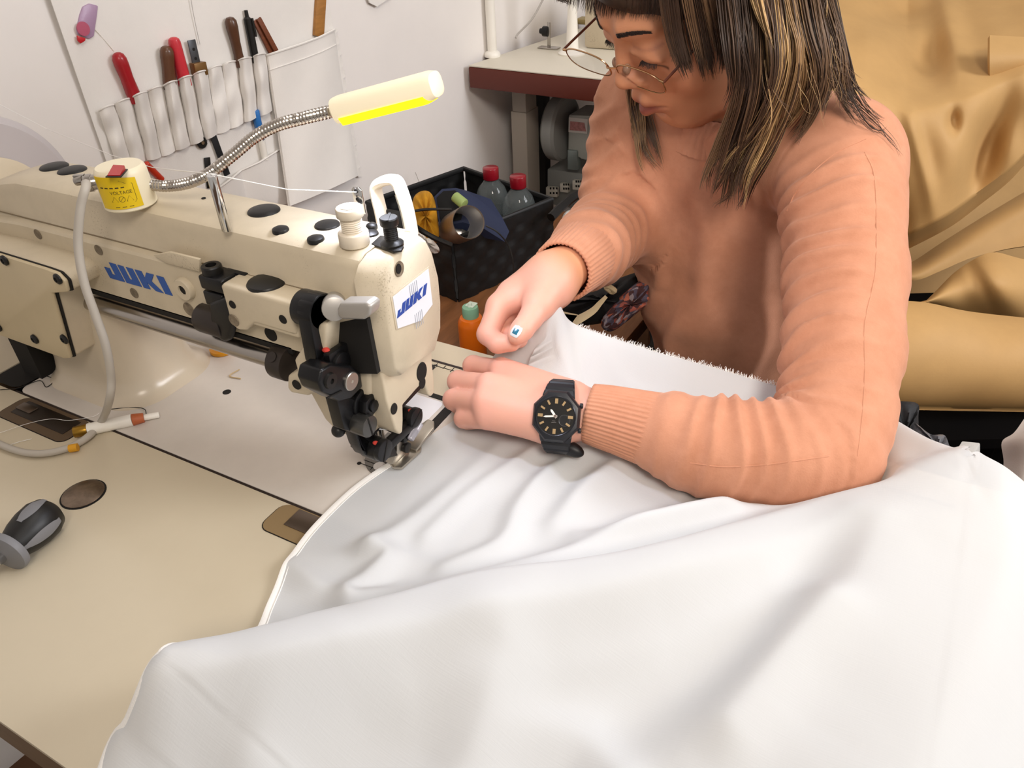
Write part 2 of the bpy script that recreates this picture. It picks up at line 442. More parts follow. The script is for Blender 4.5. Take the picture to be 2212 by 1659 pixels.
# --- rear cover box at the pillar end with its black screws
yb = -.069
pr = yp([(-95, 520), (0, 543), (110, 577), (135, 586), (152, 603), (158, 626), (124, 629), (152, 730), (163, 769), (150, 770), (0, 716), (-95, 682)], yb + .004)
a = MB(); a.prism(pr, (0, .034, 0), bev=.003, seg=3); a.build('cover_box', m_cast, sm)
a = MB(); a.prism([p + V(.0006, -.0012, 0) for p in pr], (0, .0016, 0)); a.build('cover_gasket', m_hole, sm)
pr2 = [p + V(-.0012, -.001, 0) for p in pr]
a = MB(); a.prism(pr2, (0, -.004, 0), bev=.0012); cvp = a.build('cover_plate', mat('cover_plate_enamel', 'c8b898', .4, var=.05, vscale=20.), sm)
for sx, sy in ((11, 562), (126, 602), (76, 732), (140, 732), (-3, 706)):
    p = ay(sx, sy, yb - .0015); a = MB()
    a.lathe([(.0048, 0), (.0047, .0014), (.003, .0026), (.0022, .0026), (.002, .0016), (0, .0016)], p, (0, -1, 0), 20); a.build('screw', m_blkpl, cvp)
# --- belt cover at the far end
a = MB(); a.lathe([(0, 0), (.092, 0), (.097, .004), (.097, .05), (.09, .056), (0, .056)], (-.517, .0, .150), (1, 0, 0), 64)
a.build('belt_cover', mat('grey_plastic', 'b9b3b4', .45), sm)
a = MB(); a.lathe([(0, 0), (.055, 0), (.058, .003), (.058, .012), (.052, .015), (0, .015)], (-.462, .0, .150), (1, 0, 0), 48); a.build('belt_hub', m_cast, sm)
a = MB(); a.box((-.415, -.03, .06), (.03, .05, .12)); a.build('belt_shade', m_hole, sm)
a = MB(); a.prism([(x, y, .0001) for x, y in rrect(-.452, -.078, -.408, .06, .012)], (0, 0, .0003)); a.build('belt_slot', m_hole, sm)
# --- feed shaft
a = MB(); s0 = ay(165, 641, -.037); s1 = ay(618, 783, -.037); zz = (s0.z + s1.z) / 2; s0.z = zz; s1.z = zz
a.cyl(s0, s1, .0082, n=28); a.build('feed_shaft', m_steel, sm)
a = MB(); a.cyl((s0.x - .012, s0.y, zz), (s0.x + .005, s0.y, zz), .0145, n=28, bev=.002); a.build('shaft_bushing', m_blkpl, sm)
m_collar = mat('dark_grey_steel', '403a37', .4, .6)
a = MB(); a.cyl((s1.x - .009, s1.y, zz), (s1.x + .006, s1.y, zz), .0145, n=28, bev=.001); a.cyl((s1.x - .002, s1.y - .008, zz + .008), (s1.x - .002, s1.y - .011, zz + .011), .0042, n=16); a.build('shaft_collar', m_collar, sm)
# --- rod housing: white block with a black plug
zt = .1775; f1 = az(471, 616, zt); yf = f1.y
front = yp([(474, 613), (629, 656), (641, 727), (549, 699), (533, 716), (514, 716), (497, 700)], yf)
a = MB(); a.prism(front, (0, .030, 0), bev=.0032, seg=3); hs = a.build('rod_housing', m_cast, sm)
a = MB(); a.prism([V(p.x, p.y, zt - .03) for p in zp([(474, 613), (629, 656), (668, 632), (690, 600), (655, 582), (607, 573), (521, 579)], zt)], (0, 0, .0295), bev=.0025, seg=3)
a.build('housing_body', m_cast, sm)
pc = az(577, 614, zt); a = MB(); a.lathe([(.0152, -.001), (.0152, .001), (.0140, .0028), (.0095, .0040), (0, .0046)], pc, (0, 0, 1), 40); a.build('plug', m_blkpl, hs)
for hx, hy, r in ((502, 658, .0034), (611, 690, .0037), (505, 692, .0052)):
    p = ay(hx, hy, yf - .0002); a = MB(); a.lathe([(r, 0), (r * .9, .0005), (r * .8, .0003), (0, .0002)], p, (0, -1, 0), 20); a.build('screw_hole', m_hole if r < .005 else MATS['hole_shade'], hs)
# --- black clamp crank left of the housing
yc = -.046
a = MB(); pt = ay(460, 626, yc); a.box((pt.x + .003, pt.y + .008, pt.z + .006), (.025, .022, .0115), bev=.0018, seg=3); a.box((pt.x + .001, pt.y + .008, pt.z - .0075), (.021, .022, .0125), bev=.0018, seg=3)
a.box((pt.x + .014, pt.y + .018, pt.z + .008), (.022, .012, .008), bev=.001)
cl = a.build('clamp_crank', m_black, sm)
a = MB(); q = V(pt.x - .002, pt.y + .006, pt.z + .011); a.lathe([(.0078, 0), (.0078, .006), (.007, .007), (.0042, .007), (.0038, .003), (0, .003)], q, (0, 0, 1), 24); a.build('clamp_screw', m_blkpl, cl)
a = MB(); a.prism(yp([(449, 655), (493, 640), (506, 700), (498, 735), (486, 741), (472, 735), (455, 705)], -.0505), (0, .006, 0), bev=.003, seg=3); a.build('crank_lever', m_black, cl)
a = MB(); q = ay(438, 684, -.040); a.cyl(q, q + V(.03, 0, 0), .0125, n=24, bev=.002); a.build('crank_collar', m_collar, cl)
# --- lower bracket carrying the presser mechanism
a = MB(); a.prism(yp([(690, 700), (672, 722), (646, 760), (634, 778), (641, 802), (620, 812), (619, 838), (628, 850), (665, 857), (690, 840), (700, 790), (705, 700)], -.054), (0, .03, 0), bev=.003, seg=3); bk = a.build('lower_bracket', m_cast, sm)
p = ay(641, 831, -.0545); a = MB(); a.lathe([(.0042, 0), (.004, .0008), (0, .0004)], p, (0, -1, 0), 20); a.build('screw_hole', m_hole, bk)
# head lower body between arm and bed (rear skirt)
a = MB(); a.prism(yp([(640, 770), (668, 850), (700, 908), (730, 938), (772, 950), (800, 945), (800, 700), (690, 700)], -.034), (0, .058, 0), bev=.004, seg=3); a.build('head_skirt', m_cast, sm)
a = MB(); p = ay(731, 930, -.052); a.ell(p, (.0055, .0055, .0055), None, 20, 12); a.cyl(p, p + V(.004, .02, .004), .0035, n=14); a.build('adjusting_screw', m_blkpl, sm)
# --- head end cover
XF = .052
out = [(-.030, .199), (-.024, .2075), (-.015, .2115), (.020, .2115), (.028, .206), (.034, .194), (.0385, .172), (.038, .150), (.034, .128), (.022, .113), (-.006, .117), (-.023, .117), (-.030, .127)]
def inset(o, f, c=(.003, .165)): return [(c[0] + (y - c[0]) * f[0], c[1] + (z - c[1]) * f[1]) for y, z in o]
o0 = [(y * 1.16 - .0010, z + .0006) for y, z in out]
a = MB(); a.loft([[(.0338, y, z) for y, z in o0], [(.040, y, z) for y, z in inset(o0, (.995, .998))], [(.0475, y, z) for y, z in out], [(.0505, y, z) for y, z in inset(out, (.965, .978))], [(XF, y, z) for y, z in inset(out, (.92, .955))]])
fc = a.build('head_cover', m_cast, sm, smooth=50)
# nose: tapered block under the cover with two prongs
xn = .041
nose = [(-.032, .132), (.034, .132), (.033, .108), (.031, .094), (.0305, .076), (.029, .0655), (.024, .064), (.0205, .068), (.017, .084), (.006, .0835), (-.013, .081), (-.0155, .068), (-.0185, .0575), (-.0225, .0575), (-.0265, .066), (-.0315, .098)]
a = MB(); a.prism([(xn, y, z) for y, z in nose], (-.030, 0, 0), bev=.0035, seg=3); ns = a.build('nose', m_cast, sm)
for hx, hy, r in ((911, 803, .0068), (912, 827, .0042), (851, 883, .004)):
    p = ax(hx, hy, xn + .0003); a = MB(); a.lathe([(r, 0), (r * .95, .0005), (0, .0004)], p, (1, 0, 0), 24, 1., 1.25, (0, 1, 0)); a.build('nose_hole', m_hole, ns)
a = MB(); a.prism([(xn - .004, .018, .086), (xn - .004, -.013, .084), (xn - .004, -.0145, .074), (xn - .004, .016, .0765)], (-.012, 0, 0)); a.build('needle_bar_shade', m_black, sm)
# badge with logo
bd = xp([(846, 641), (923, 580), (932, 657), (906, 692), (857, 709)], XF)
cB = sum(bd, Vector()) / 5
a = MB(); big = [cB + (p - cB) * 1.07 for p in bd]
a.prism([p + V(.0001, 0, 0) for p in big], (.0006, 0, 0), bev=.0003); a.build('badge_rim', mat('badge_rim_cream', 'c9bca6', .5), fc)
a = MB(); a.prism([p + V(.0008, 0, 0) for p in bd], (.0003, 0, 0)); bg = a.build('badge', mat('badge_white', 'e4e7ee', .35), fc)
a = MB()
for i in range(5):
    y0 = cB.y - .004 + i * .0022
    a.box((XF + .00125, y0, cB.z + .009), (.0002, .0005, .016)); a.box((XF + .00125, y0 + .002, cB.z - .014), (.0002, .0005, .012))
a.build('badge_stripes', mat('badge_grey', 'a9adb8', .5), bg)
b0 = ax(858, 684, XF); b1 = ax(921, 631, XF)
uy = (b1 - b0); w_ = uy.length
letters(b0 + V(.00125, 0, 0), uy, (0, -uy.z, uy.y), w_ * 1.0, .0078, mat('badge_blue', '23479c', .45), bg, shear=.10, th=.0003)
p = ax(862, 581, XF + .0003); a = MB(); a.lathe([(.0052, 0), (.005, .0006), (.0044, .0003), (0, .0002)], p, (1, 0, 0), 28, 1., 1.1, (0, 1, 0)); ch = a.build('cover_hole', MATS['hole_shade'], fc)
a = MB(); a.lathe([(0, 0), (.0028, 0), (.0028, .0009), (0, .0009)], p + V(0, -.0012, .0008), (1, 0, 0), 16, 1., 1.3, (0, 1, 0)); a.build('cover_screw', m_hole, ch)
# black opening in the rear of the head
a = MB(); a.prism(yp([(712, 702), (766, 690), (792, 690), (815, 808), (742, 806), (716, 790)], -.0385), (0, .004, 0)); a.build('rear_opening', m_hole, sm)
# --- presser lifter lever (grey)
m_gp = mat('grey_lever_paint', 'a8a49e', .35, .3)
a = MB(); c0 = ay(722, 672, -.047)
a.cyl(ay(722, 655, -.034), ay(722, 668, -.052), .0085, n=24, bev=.001)
a.prism(yp([(727, 668), (733, 655), (790, 655), (800, 664), (798, 682), (786, 692), (737, 691), (728, 682)], -.058), (0, .012, 0), bev=.003, seg=3); a.build('lifter_lever', m_gp, sm)
# --- top linkage: crank on the rod, lever, cross links
xb = .010
a = MB(); q = ax(697, 674, xb); a.cyl(q + V(-.019, 0, 0), q, .0132, n=32, bev=.0012)
a.prism([q + V(0, y, z) for y, z in ((-.0128, .004), (-.009, .0105), (0, .0135), (.009, .0105), (.0125, .004), (.0105, -.034), (.004, -.040), (-.0125, -.044), (-.0150, -.034))], (-.012, 0, 0), bev=.0012)
lk = a.build('top_crank', m_black, sm)
q2 = ax(706, 783, xb); a = MB(); a.cyl(q2 + V(-.012, .004, 0), q2 + V(.012, .004, 0), .0088, n=24, bev=.001); a.build('crank_pin', m_black, lk)
m_red = mat('red_oil_felt', 'd2453a', .8)
a = MB(); rp = ax(704, 756, xb + .002); a.ell(rp, (.0032, .0026, .0018), None, 14, 8); a.build('oil_mark', m_red, lk)
a = MB(); A = ax(718, 772, .016); B = ax(790, 722, .016)
d = (B - A); L = d.length; ang = math.atan2(d.z, d.y)
a.box((A + B) / 2, (.006, L + .012, .011), Matrix.Rotation(ang, 3, 'X'), bev=.001); a.build('cross_link', m_black, sm)
a = MB(); q = ax(785, 770, .018); a.cyl(q + V(-.012, 0, 0), q, .009, n=24, bev=.001); lp = a.build('link_pin', m_black, sm)
a = MB(); a.ell(ax(771, 766, .02), (.003, .0024, .0015), None, 12, 8); a.build('oil_mark', m_red, lp)
# --- presser crank with bright disc
xd = .028
q = ax(757, 823, xd); a = MB()
a.prism(xp([(688, 826), (694, 800), (715, 788), (760, 790), (781, 806), (785, 836), (760, 862), (735, 868), (697, 848)], xd), (-.020, 0, 0), bev=.002, seg=3)
pcn = a.build('presser_crank', m_black, sm)
a = MB(); a.lathe([(.0072, 0), (.0072, .0014), (.0066, .0019), (.0012, .0019), (.0008, .001), (0, .001)], q + V(.0, 0, 0), (1, 0, 0), 32); a.build('pivot_disc', mat('pivot_silver', 'b9b4ac', .3, .9), pcn)
q = ax(712, 822, xd); a = MB(); a.lathe([(.006, 0), (.0055, .0022), (.002, .0024), (.0018, .001), (0, .001)], q, (1, 0, 0), 20); a.build('clamp_screw', m_blkpl, pcn)
a = MB(); a.box(ax(722, 852, xd + .0002), (.0012, .016, .0009), Matrix.Rotation(-.25, 3, 'X')); a.build('clamp_slit', m_hole, pcn)
# lever down to the foot
a = MB(); a.prism(xp([(724, 850), (765, 862), (800, 892), (812, 905), (822, 928), (806, 946), (790, 968), (850, 958), (862, 985), (835, 992), (790, 985), (778, 965), (768, 935), (745, 930)], .020), (-.012, 0, 0), bev=.0016, seg=2)
lv = a.build('presser_lever', m_black, sm)
q = ax(789, 871, .022); a = MB()
for k in (0,):
    hexp = [q + V(0, .0094 * math.cos(math.radians(60 * i + 12)), .0094 * math.sin(math.radians(60 * i + 12))) for i in range(6)]
    a.prism(hexp, (.007, 0, 0), bev=.0008)
a.cyl(q + V(.006, 0, 0), q + V(.0095, 0, 0), .0048, n=20, bev=.0005); a.cyl(q + V(-.006, 0, 0), q + V(.0, 0, 0), .0125, n=28, bev=.001); a.build('hex_nut', m_black, lv)
m_slot = mat('grey_screw_steel', '5b5a58', .35, .8)
def slotted(px, py, x, r, L, ang, m, parent, nm='slotted_screw'):
    q = ax(px, py, x); b = MB(); b.cyl(q + V(-L, 0, 0), q, r, n=32, bev=.0007); o = b.build(nm, m, parent)
    b = MB(); b.box(q + V(.0001, 0, 0), (.0006, .0012, r * 1.96), Matrix.Rotation(ang, 3, 'X')); b.build('screw_slot', m_hole, o); return o
slotted(800, 922, .033, .0088, .014, .12, m_slot, lv)
# bottom bar along the feed direction with its two big screws
A = ax(826, 972, .028); B = ax(897, 905, .028)
a = MB(); d = B - A; a.box((A + B) / 2, (.0075, d.length, .0085), Matrix.Rotation(math.atan2(d.z, d.y), 3, 'X'), bev=.0012)
a.cyl(A + V(-.016, 0, 0), A + V(.002, 0, 0), .0098, n=28, bev=.001); a.cyl(B + V(-.014, 0, 0), B + V(.002, 0, 0), .0088, n=28, bev=.001)
bb = a.build('bottom_link', m_black, sm)
slotted(833, 974, .034, .0094, .005, -.5, mat('dark_screw', '2b2b2d', .35, .6), bb); slotted(901, 903, .034, .0086, .005, -1.1, MATS['dark_screw'], bb)
for px, py in ((812, 957), (888, 887)):
    a = MB(); a.ell(ax(px, py, .027), (.003, .0022, .0014), None, 12, 8); a.build('oil_mark', m_red, bb)
# presser bar, needle bar, needle, feet
a = MB(); a.cyl((.0, .0, .012), (.0, .0, .085), .0032, n=16); a.build('needle_bar', m_steel, sm)
a = MB(); a.cyl((.0, .0, .001), (.0, .0, .014), .0007, n=8); a.build('needle', m_chrome, sm)
a = MB(); q = ax(846, 925, .012); a.box((.004, -.016, .045), (.008, .009, .05), bev=.001); a.build('presser_bar', m_steel, sm)
a = MB(); a.box((.018, .008, .036), (.012, .014, .024), bev=.0015); a.build('foot_holder', m_black, sm)
a = MB(); q = ax(893, 940, .027); a.cyl(q + V(-.008, 0, 0), q, .0055, n=24, bev=.0008); a.build('foot_screw', m_black, sm)
m_foot = mat('foot_steel', 'b9b2a6', .28, .9)
a = MB(); a.prism(xp([(858, 955), (884, 955), (886, 975), (880, 1000), (866, 1012), (848, 1003), (858, 975)], .018), (-.008, 0, 0), bev=.001)
ft = [(.012, -.008), (.018, -.012), (.0255, -.009), (.027, .018), (.022, .026), (.015, .026), (.0115, .006)]
a.prism([(x, y, .0035) for x, y in ft], (0, 0, .003), bev=.001)
a.prism([(x, y + .022, .0065 + (.006 if y > 0 else 0)) for x, y in ft if y > -.01], (0, 0, .003), bev=.0008); fo = a.build('presser_foot', m_foot, sm)
q = ax(874, 965, .0185); a = MB(); a.cyl(q, q + V(.004, 0, 0), .0048, n=20, bev=.0006); a.build('foot_clamp_screw', m_blkpl, fo)
a = MB(); a.cyl(ax(907, 914, .030), ax(886, 950, .030), .0036, .003, n=18, bev=.0008); a.build('clear_guide', mat('clear_plastic', 'e8e6f0', .08, trans=.7), sm)
# loop guards of clear wire
a = MB(); w = [(.008, -.018, .05), (.012, -.006, .042), (.010, .006, .03), (.012, .014, .04)]; a.tube(cromv(w, 6), .0013, 8); a.build('needle_guard', m_chrome, sm)
# --- things on top of the arm
ZT_ = .2138
for px, py, r, zz_ in ((570, 456, .0125, ZT_), (707, 487, .0095, ZT_), (606, 497, .0062, ZT_), (682, 517, .0062, ZT_), (803, 489, .0042, ZT_ + .002), (800, 506, .0062, ZT_), (117, 361, .0125, .2128), (156, 369, .0125, .2132)):
    p = az(px, py, zz_); a = MB(); a.lathe([(r, -.0015), (r, .0004), (r * .93, .0014), (r * .6, .0024), (0, .0029)], p, (0, 0, 1), 36); a.build('plug', m_blkpl, sm)
for px, py in ((440, 429),):
    p = az(px, py, ZT_); a = MB(); a.lathe([(.0018, 0), (.0018, .0006), (0, .0004)], p, (0, 0, 1), 14); a.build('oil_hole', m_hole, sm)
# white knurled regulating screw
m_cap = mat('ivory_plastic', 'ddd2bf', .4)
def knurl(p, ax_, r, h, n, m, name, parent, depth=.0005):
    b = MB(); x, y, z = b.frame(ax_); rings = []
    for hh, k in ((0, .96), (h * .06, 1), (h * .94, 1), (h, .96)):
        rings.append([Vector(p) + z * hh + (x * math.cos(2 * PI * i / (2 * n)) + y * math.sin(2 * PI * i / (2 * n))) * (r * k - (depth if i % 2 else 0)) for i in range(2 * n)])
    b.loft(rings); return b.build(name, m, parent, smooth=80)
p = az(767, 527, ZT_); kb = knurl(p, (0, 0, 1), .0106, .0095, 40, m_cap, 'regulator_nut', sm)
a = MB(); pr_ = [(0, 0), (.0075, 0)]
for i in range(8): pr_ += [(.0075, .0095 + i * .0014), (.0068, .0102 + i * .0014)]
pr_ += [(.0068, .024), (0, .024)]
a.lathe(pr_, p, (0, 0, 1), 32); a.build('regulator_thread', m_cap, kb)
a = MB(); top = p + V(0, 0, .0205); rings = []
knurl(top, (0, 0, 1), .0094, .0065, 36, m_cap, 'regulator_cap', kb)
a.prism([top + V(.0060 * math.cos(math.radians(60 * i)), .0060 * math.sin(math.radians(60 * i)), .0064) for i in range(6)], (0, 0, .0004)); a.build('hex_recess', mat('recess_shade', '9a8d78', .7), kb)
# black thumb screw with its plate on the head cover
p = az(848, 532, .2125); a = MB(); ring = [az(x, y, .2125) for x, y in ((802, 531), (822, 512), (838, 515), (858, 528), (873, 536), (868, 545), (850, 547), (838, 543))]
a.prism(ring, (0, 0, .0016), bev=.0005); tp = a.build('tension_plate', m_blkpl, sm)
a = MB(); a.lathe([(.0082, .001), (.0082, .003), (.0068, .0042), (.006, .0046)] + [(r_, .0052 + i * .0014 + dz) for i in range(7) for r_, dz in ((.0050, 0), (.0043, .0007))] + [(.0043, .0152), (.0060, .0158), (.0065, .0166), (.0065, .0208), (.0058, .0216), (0, .0216)], p, (0, 0, 1), 28)
a.box(p + V(0, 0, .0212), (.0016, .0132, .0016), Matrix.Rotation(.5, 3, 'Z')); a.build('tension_screw', m_blkpl, tp)
# carry guard: tall cream loop
pts = [ay(x, y, .046) for x, y in ((829, 492), (822, 455), (812, 412), (818, 396), (842, 388), (858, 393), (870, 420), (882, 460), (891, 508))]
a = MB(); a.tube(cromv(pts, 6), .0062, 10, True, .62, False, (0, 1, 0)); gd = a.build('take_up_guard', mat('guard_cream', 'e5dccb', .4), sm)
a = MB(); a.tube([p + V(-.0040, -.0006, .0) for p in cromv(pts[6:], 5)], .0035, 8, True, .5, False, (0, 1, 0)); a.build('guard_inner_edge', mat('guard_edge_grey', '8c877e', .5, .5, var=.5, vscale=120.), gd)  # darker mottled grey along the inner edge of the right leg
a = MB(); p = ay(862, 478, .05); a.box(p, (.022, .004, .016), bev=.001); a.build('take_up_slot', m_hole, sm)
# thread guide post and chrome guide plate
p = az(490, 497, ZT_); q = ay(457, 378, p.y - .004); a = MB(); a.cyl(p, q, .0036, n=16, bev=.0004); a.build('thread_post', m_chrome, sm)
g0 = ay(779, 462, .03); g1 = ay(768, 404, .03); a = MB(); d = (g1 - g0).normalized(); sd = d.cross(V(0, 1, 0)).normalized()
a.prism([g0 - sd * .0045, g0 + sd * .0045, g1 + sd * .0045 - d * .002, g1 + sd * .002, g1 - sd * .002, g1 - sd * .0045 - d * .002], (0, .0018, 0), bev=.0005); gp = a.build('thread_guide', m_chrome, sm)
a = MB()
for t in (.2, .55, .85):
    c = g0.lerp(g1, t); a.cyl(c + V(0, -.0006, 0), c + V(0, .0002, 0), .0016, n=12)
a.build('guide_hole', m_hole, gp)
# ================================================================ the person
import openvdb as vdb
class Vol:
    """smooth union of rounded shapes on a regular grid, meshed to one continuous surface"""
    def __init__(s, lo, hi, h):
        s.lo = np.array(lo, float); s.h = h; s.n = np.ceil((np.array(hi) - s.lo) / h).astype(int) + 1
        s.f = np.full(s.n, 1.0, np.float32)
    def _win(s, lo, hi):
        a = np.clip(np.floor((np.array(lo) - s.lo) / s.h).astype(int), 0, s.n - 1); b = np.clip(np.ceil((np.array(hi) - s.lo) / s.h).astype(int) + 1, 0, s.n)
        sl = tuple(slice(i, j) for i, j in zip(a, b))
        ax_ = [(s.lo[i] + s.h * np.arange(a[i], b[i])).astype(np.float32) for i in range(3)]
        return sl, np.meshgrid(*ax_, indexing='ij', sparse=True)
    def _mix(s, sl, d, k, sub=False):
        f = s.f[sl]
        if sub:
            d = -d; hh = np.maximum(k - np.abs(f - d), 0) / k; s.f[sl] = np.maximum(f, d) + hh * hh * k * .25
        else:
            hh = np.maximum(k - np.abs(f - d), 0) / k; s.f[sl] = np.minimum(f, d) - hh * hh * k * .25
    def cone(s, p, q, r0, r1, k=.01, sub=False, sq=None):
        p = np.array(p, float); q = np.array(q, float); m = max(r0, r1) + k + 4 * s.h
        sl, (x, y, z) = s._win(np.minimum(p, q) - m, np.maximum(p, q) + m)
        d = q - p; L2 = max((d * d).sum(), 1e-12)
        t = np.clip(((x - p[0]) * d[0] + (y - p[1]) * d[1] + (z - p[2]) * d[2]) / L2, 0, 1)
        dd = np.sqrt((x - p[0] - t * d[0]) ** 2 + (y - p[1] - t * d[1]) ** 2 + (z - p[2] - t * d[2]) ** 2) - (r0 + t * (r1 - r0))
        s._mix(sl, dd, k, sub)
    def chain(s, pts, rs, k=.01):
        for a_, b_, r0, r1 in zip(pts, pts[1:], rs, rs[1:]): s.cone(a_, b_, r0, r1, k)
    def ell(s, c, r, R3=None, k=.01, sub=False):
        c = np.array(c, float); r = np.array(r, float); m = r.max() + k + 4 * s.h
        sl, (x, y, z) = s._win(c - m, c + m)
        x = x - c[0]; y = y - c[1]; z = z - c[2]
        if R3 is not None:
            R3 = np.array(R3); x, y, z = (R3[0, 0] * x + R3[1, 0] * y + R3[2, 0] * z, R3[0, 1] * x + R3[1, 1] * y + R3[2, 1] * z, R3[0, 2] * x + R3[1, 2] * y + R3[2, 2] * z)
        k0 = np.sqrt((x / r[0]) ** 2 + (y / r[1]) ** 2 + (z / r[2]) ** 2); k1 = np.sqrt((x / r[0] ** 2) ** 2 + (y / r[1] ** 2) ** 2 + (z / r[2] ** 2) ** 2)
        s._mix(sl, k0 * (k0 - 1) / np.maximum(k1, 1e-9), k, sub)
    def mesh(s):
        B = 3 * s.h; g = vdb.FloatGrid(float(B)); g.copyFromArray(np.ascontiguousarray(np.clip(s.f, -B, B)))
        p, q = g.convertToQuads(0.0); return p * s.h + s.lo, q
def vnormals(v, q):
    n = np.zeros_like(v); fn = np.cross(v[q[:, 2]] - v[q[:, 0]], v[q[:, 3]] - v[q[:, 1]])
    for i in range(4): np.add.at(n, q[:, i], fn)
    return n / np.maximum(np.linalg.norm(n, axis=1, keepdims=True), 1e-12)
def relax(v, q, it=3, lam=.5):
    for _ in range(it):
        s_ = np.zeros_like(v); c_ = np.zeros(len(v))
        for i in range(4):
            j = (i + 1) % 4; np.add.at(s_, q[:, i], v[q[:, j]]); np.add.at(s_, q[:, j], v[q[:, i]]); np.add.at(c_, q[:, i], 1); np.add.at(c_, q[:, j], 1)
        v = v + lam * (s_ / np.maximum(c_, 1)[:, None] - v)
    return v
_rs = np.random.RandomState(5); _NT = _rs.rand(32, 32, 32)
def n3(p, f, off=0.):
    x = p * f + 50 + off; i = np.floor(x).astype(int); u = x - i; u = u * u * (3 - 2 * u); o = 0
    for dx in (0, 1):
        for dy in (0, 1):
            for dz in (0, 1):
                w_ = (u[:, 0] if dx else 1 - u[:, 0]) * (u[:, 1] if dy else 1 - u[:, 1]) * (u[:, 2] if dz else 1 - u[:, 2])
                o = o + w_ * _NT[(i[:, 0] + dx) % 32, (i[:, 1] + dy) % 32, (i[:, 2] + dz) % 32]
    return o

# ---- head pose
HS = 1.06
HC = np.array([.1204, .4030, .3227])
HR = np.array([[-.7957, -.5219, -.3076], [.5967, -.5879, -.5462], [.1042, -.6181, .7792]])   # columns: her right, forward, up
def hd(x, y, z): return HC + HR @ (np.array([x, y, z]) * HS)
def hds(pts): return [hd(*p) for p in pts]
def D3(px, py, d): return np.array(ad(px, py, d))
def Z3(px, py, z): return np.array(az(px, py, z))

# ---- joints
LS = D3(1805, 345, .745)
larm_px = [(1812, 350, .752, 118), (1824, 460, .722, 119), (1828, 600, .692, 119), (1822, 760, .658, 117), (1806, 900, .628, 113), (1780, 988, .608, 112)]
lfor_px = [(1780, 988, .608, 112), (1700, 987, .606, 113), (1560, 973, .613, 106), (1490, 957, .620, 95), (1440, 937, .626, 83), (1350, 911, .637, 71), (1290, 897, .644, 63)]
LA = [D3(x, y, d) for x, y, d, r in larm_px]; LAr = [r * d / FPX for x, y, d, r in larm_px]
LF = [D3(x, y, d) for x, y, d, r in lfor_px]; LFr = [r * d / FPX for x, y, d, r in lfor_px]
rarm_px = [(1400, 235, .915, 92), (1375, 320, .935, 88), (1345, 420, .945, 84), (1335, 485, .935, 80)]
rfor_px = [(1335, 485, .935, 80), (1305, 505, .87, 80), (1275, 535, .80, 78), (1264, 546, .782, 72), (1254, 554, .768, 66)]
RA = [D3(x, y, d) for x, y, d, r in rarm_px]; RAr = [r * d / FPX for x, y, d, r in rarm_px]
RF = [D3(x, y, d) for x, y, d, r in rfor_px]; RFr = [r * d / FPX for x, y, d, r in rfor_px]
NECK0 = hd(0, -.03, -.06); NECK1 = np.array([.150, .480, .175])
# ---- body: head, neck, arms and hands as one surface
B = Vol((-.08, .02, -.02), (.44, .66, .50), .0016)
# skull and face
def E(c, r, k=.012, sub=False): B.ell(hd(*c), np.array(r) * HS, HR, k, sub)
def K(p, q, r0, r1, k=.008, sub=False): B.cone(hd(*p), hd(*q), r0 * HS, r1 * HS, k, sub)
E((0, -.016, .040), (.0735, .092, .082))
E((0, .030, -.022), (.062, .056, .074), .02)
E((0, .048, -.066), (.040, .036, .036), .025)
K((-.047, .005, -.055), (-.016, .066, -.088), .016, .013, .025); K((.047, .005, -.055), (.016, .066, -.088), .016, .013, .025)
E((0, .068, -.086), (.018, .0155, .0145), .02)
for s_ in (-1, 1):
    E((s_ * .040, .052, -.026), (.024, .024, .026), .02)                 # cheeks
    E((s_ * .033, .0935, .006), (.0165, .0090, .0100), .012, True)            # sockets
    E((s_ * .032, .0695, .004), (.0160, .0138, .0112), .010)              # lidded eyes
    K((s_ * .016, .0835, .006), (s_ * .046, .0765, .002), .0022, .0018, .005)
    K((s_ * .014, .0800, .0285), (s_ * .043, .0675, .030), .0055, .0045, .02)  # brow ridge
    E((s_ * .0125, .0905, -.0225), (.0078, .0085, .0068), .007)           # wings of the nose
    E((s_ * .0755, -.012, -.004), (.009, .018, .030), .008)               # ears
K((0, .079, .016), (0, .0935, -.013), .0075, .0085, .010)
E((0, .0985, -.019), (.0105, .0095, .0085), .008)
E((0, .078, -.050), (.030, .014, .022), .02)
for s_ in (-1, 1):
    K((s_ * .027, .0800, -.0540), (s_ * .0080, .0930, -.0488), .0036, .0068, .005); K((s_ * .0075, .0925, -.0492), (0, .0925, -.0504), .0062, .0054, .004)
for s_ in (-1, 1): K((s_ * .022, .0820, -.0582), (0, .0925, -.0630), .0044, .0092, .005)
for s_ in (-1, 1): K((s_ * .026, .0865, -.0548), (0, .1005, -.0555), .0010, .0013, .003, True)
E((0, .092, -.0715), (.016, .008, .005), .008, True)
# neck, chest, arms within the clothes
B.cone(NECK0, NECK1, .050, .054, .03)
B.ell((.155, .53, .06), (.12, .08, .13), None, .03)
B.chain([NECK1, LA[0], LA[2], LF[0], LF[3], LF[6]], [.05, .040, .036, .030, .025, .0195], .01)
B.chain([NECK1, RA[0], RA[2], RF[0], RF[2], RF[4]], [.05, .040, .034, .032, .028, .022], .01)
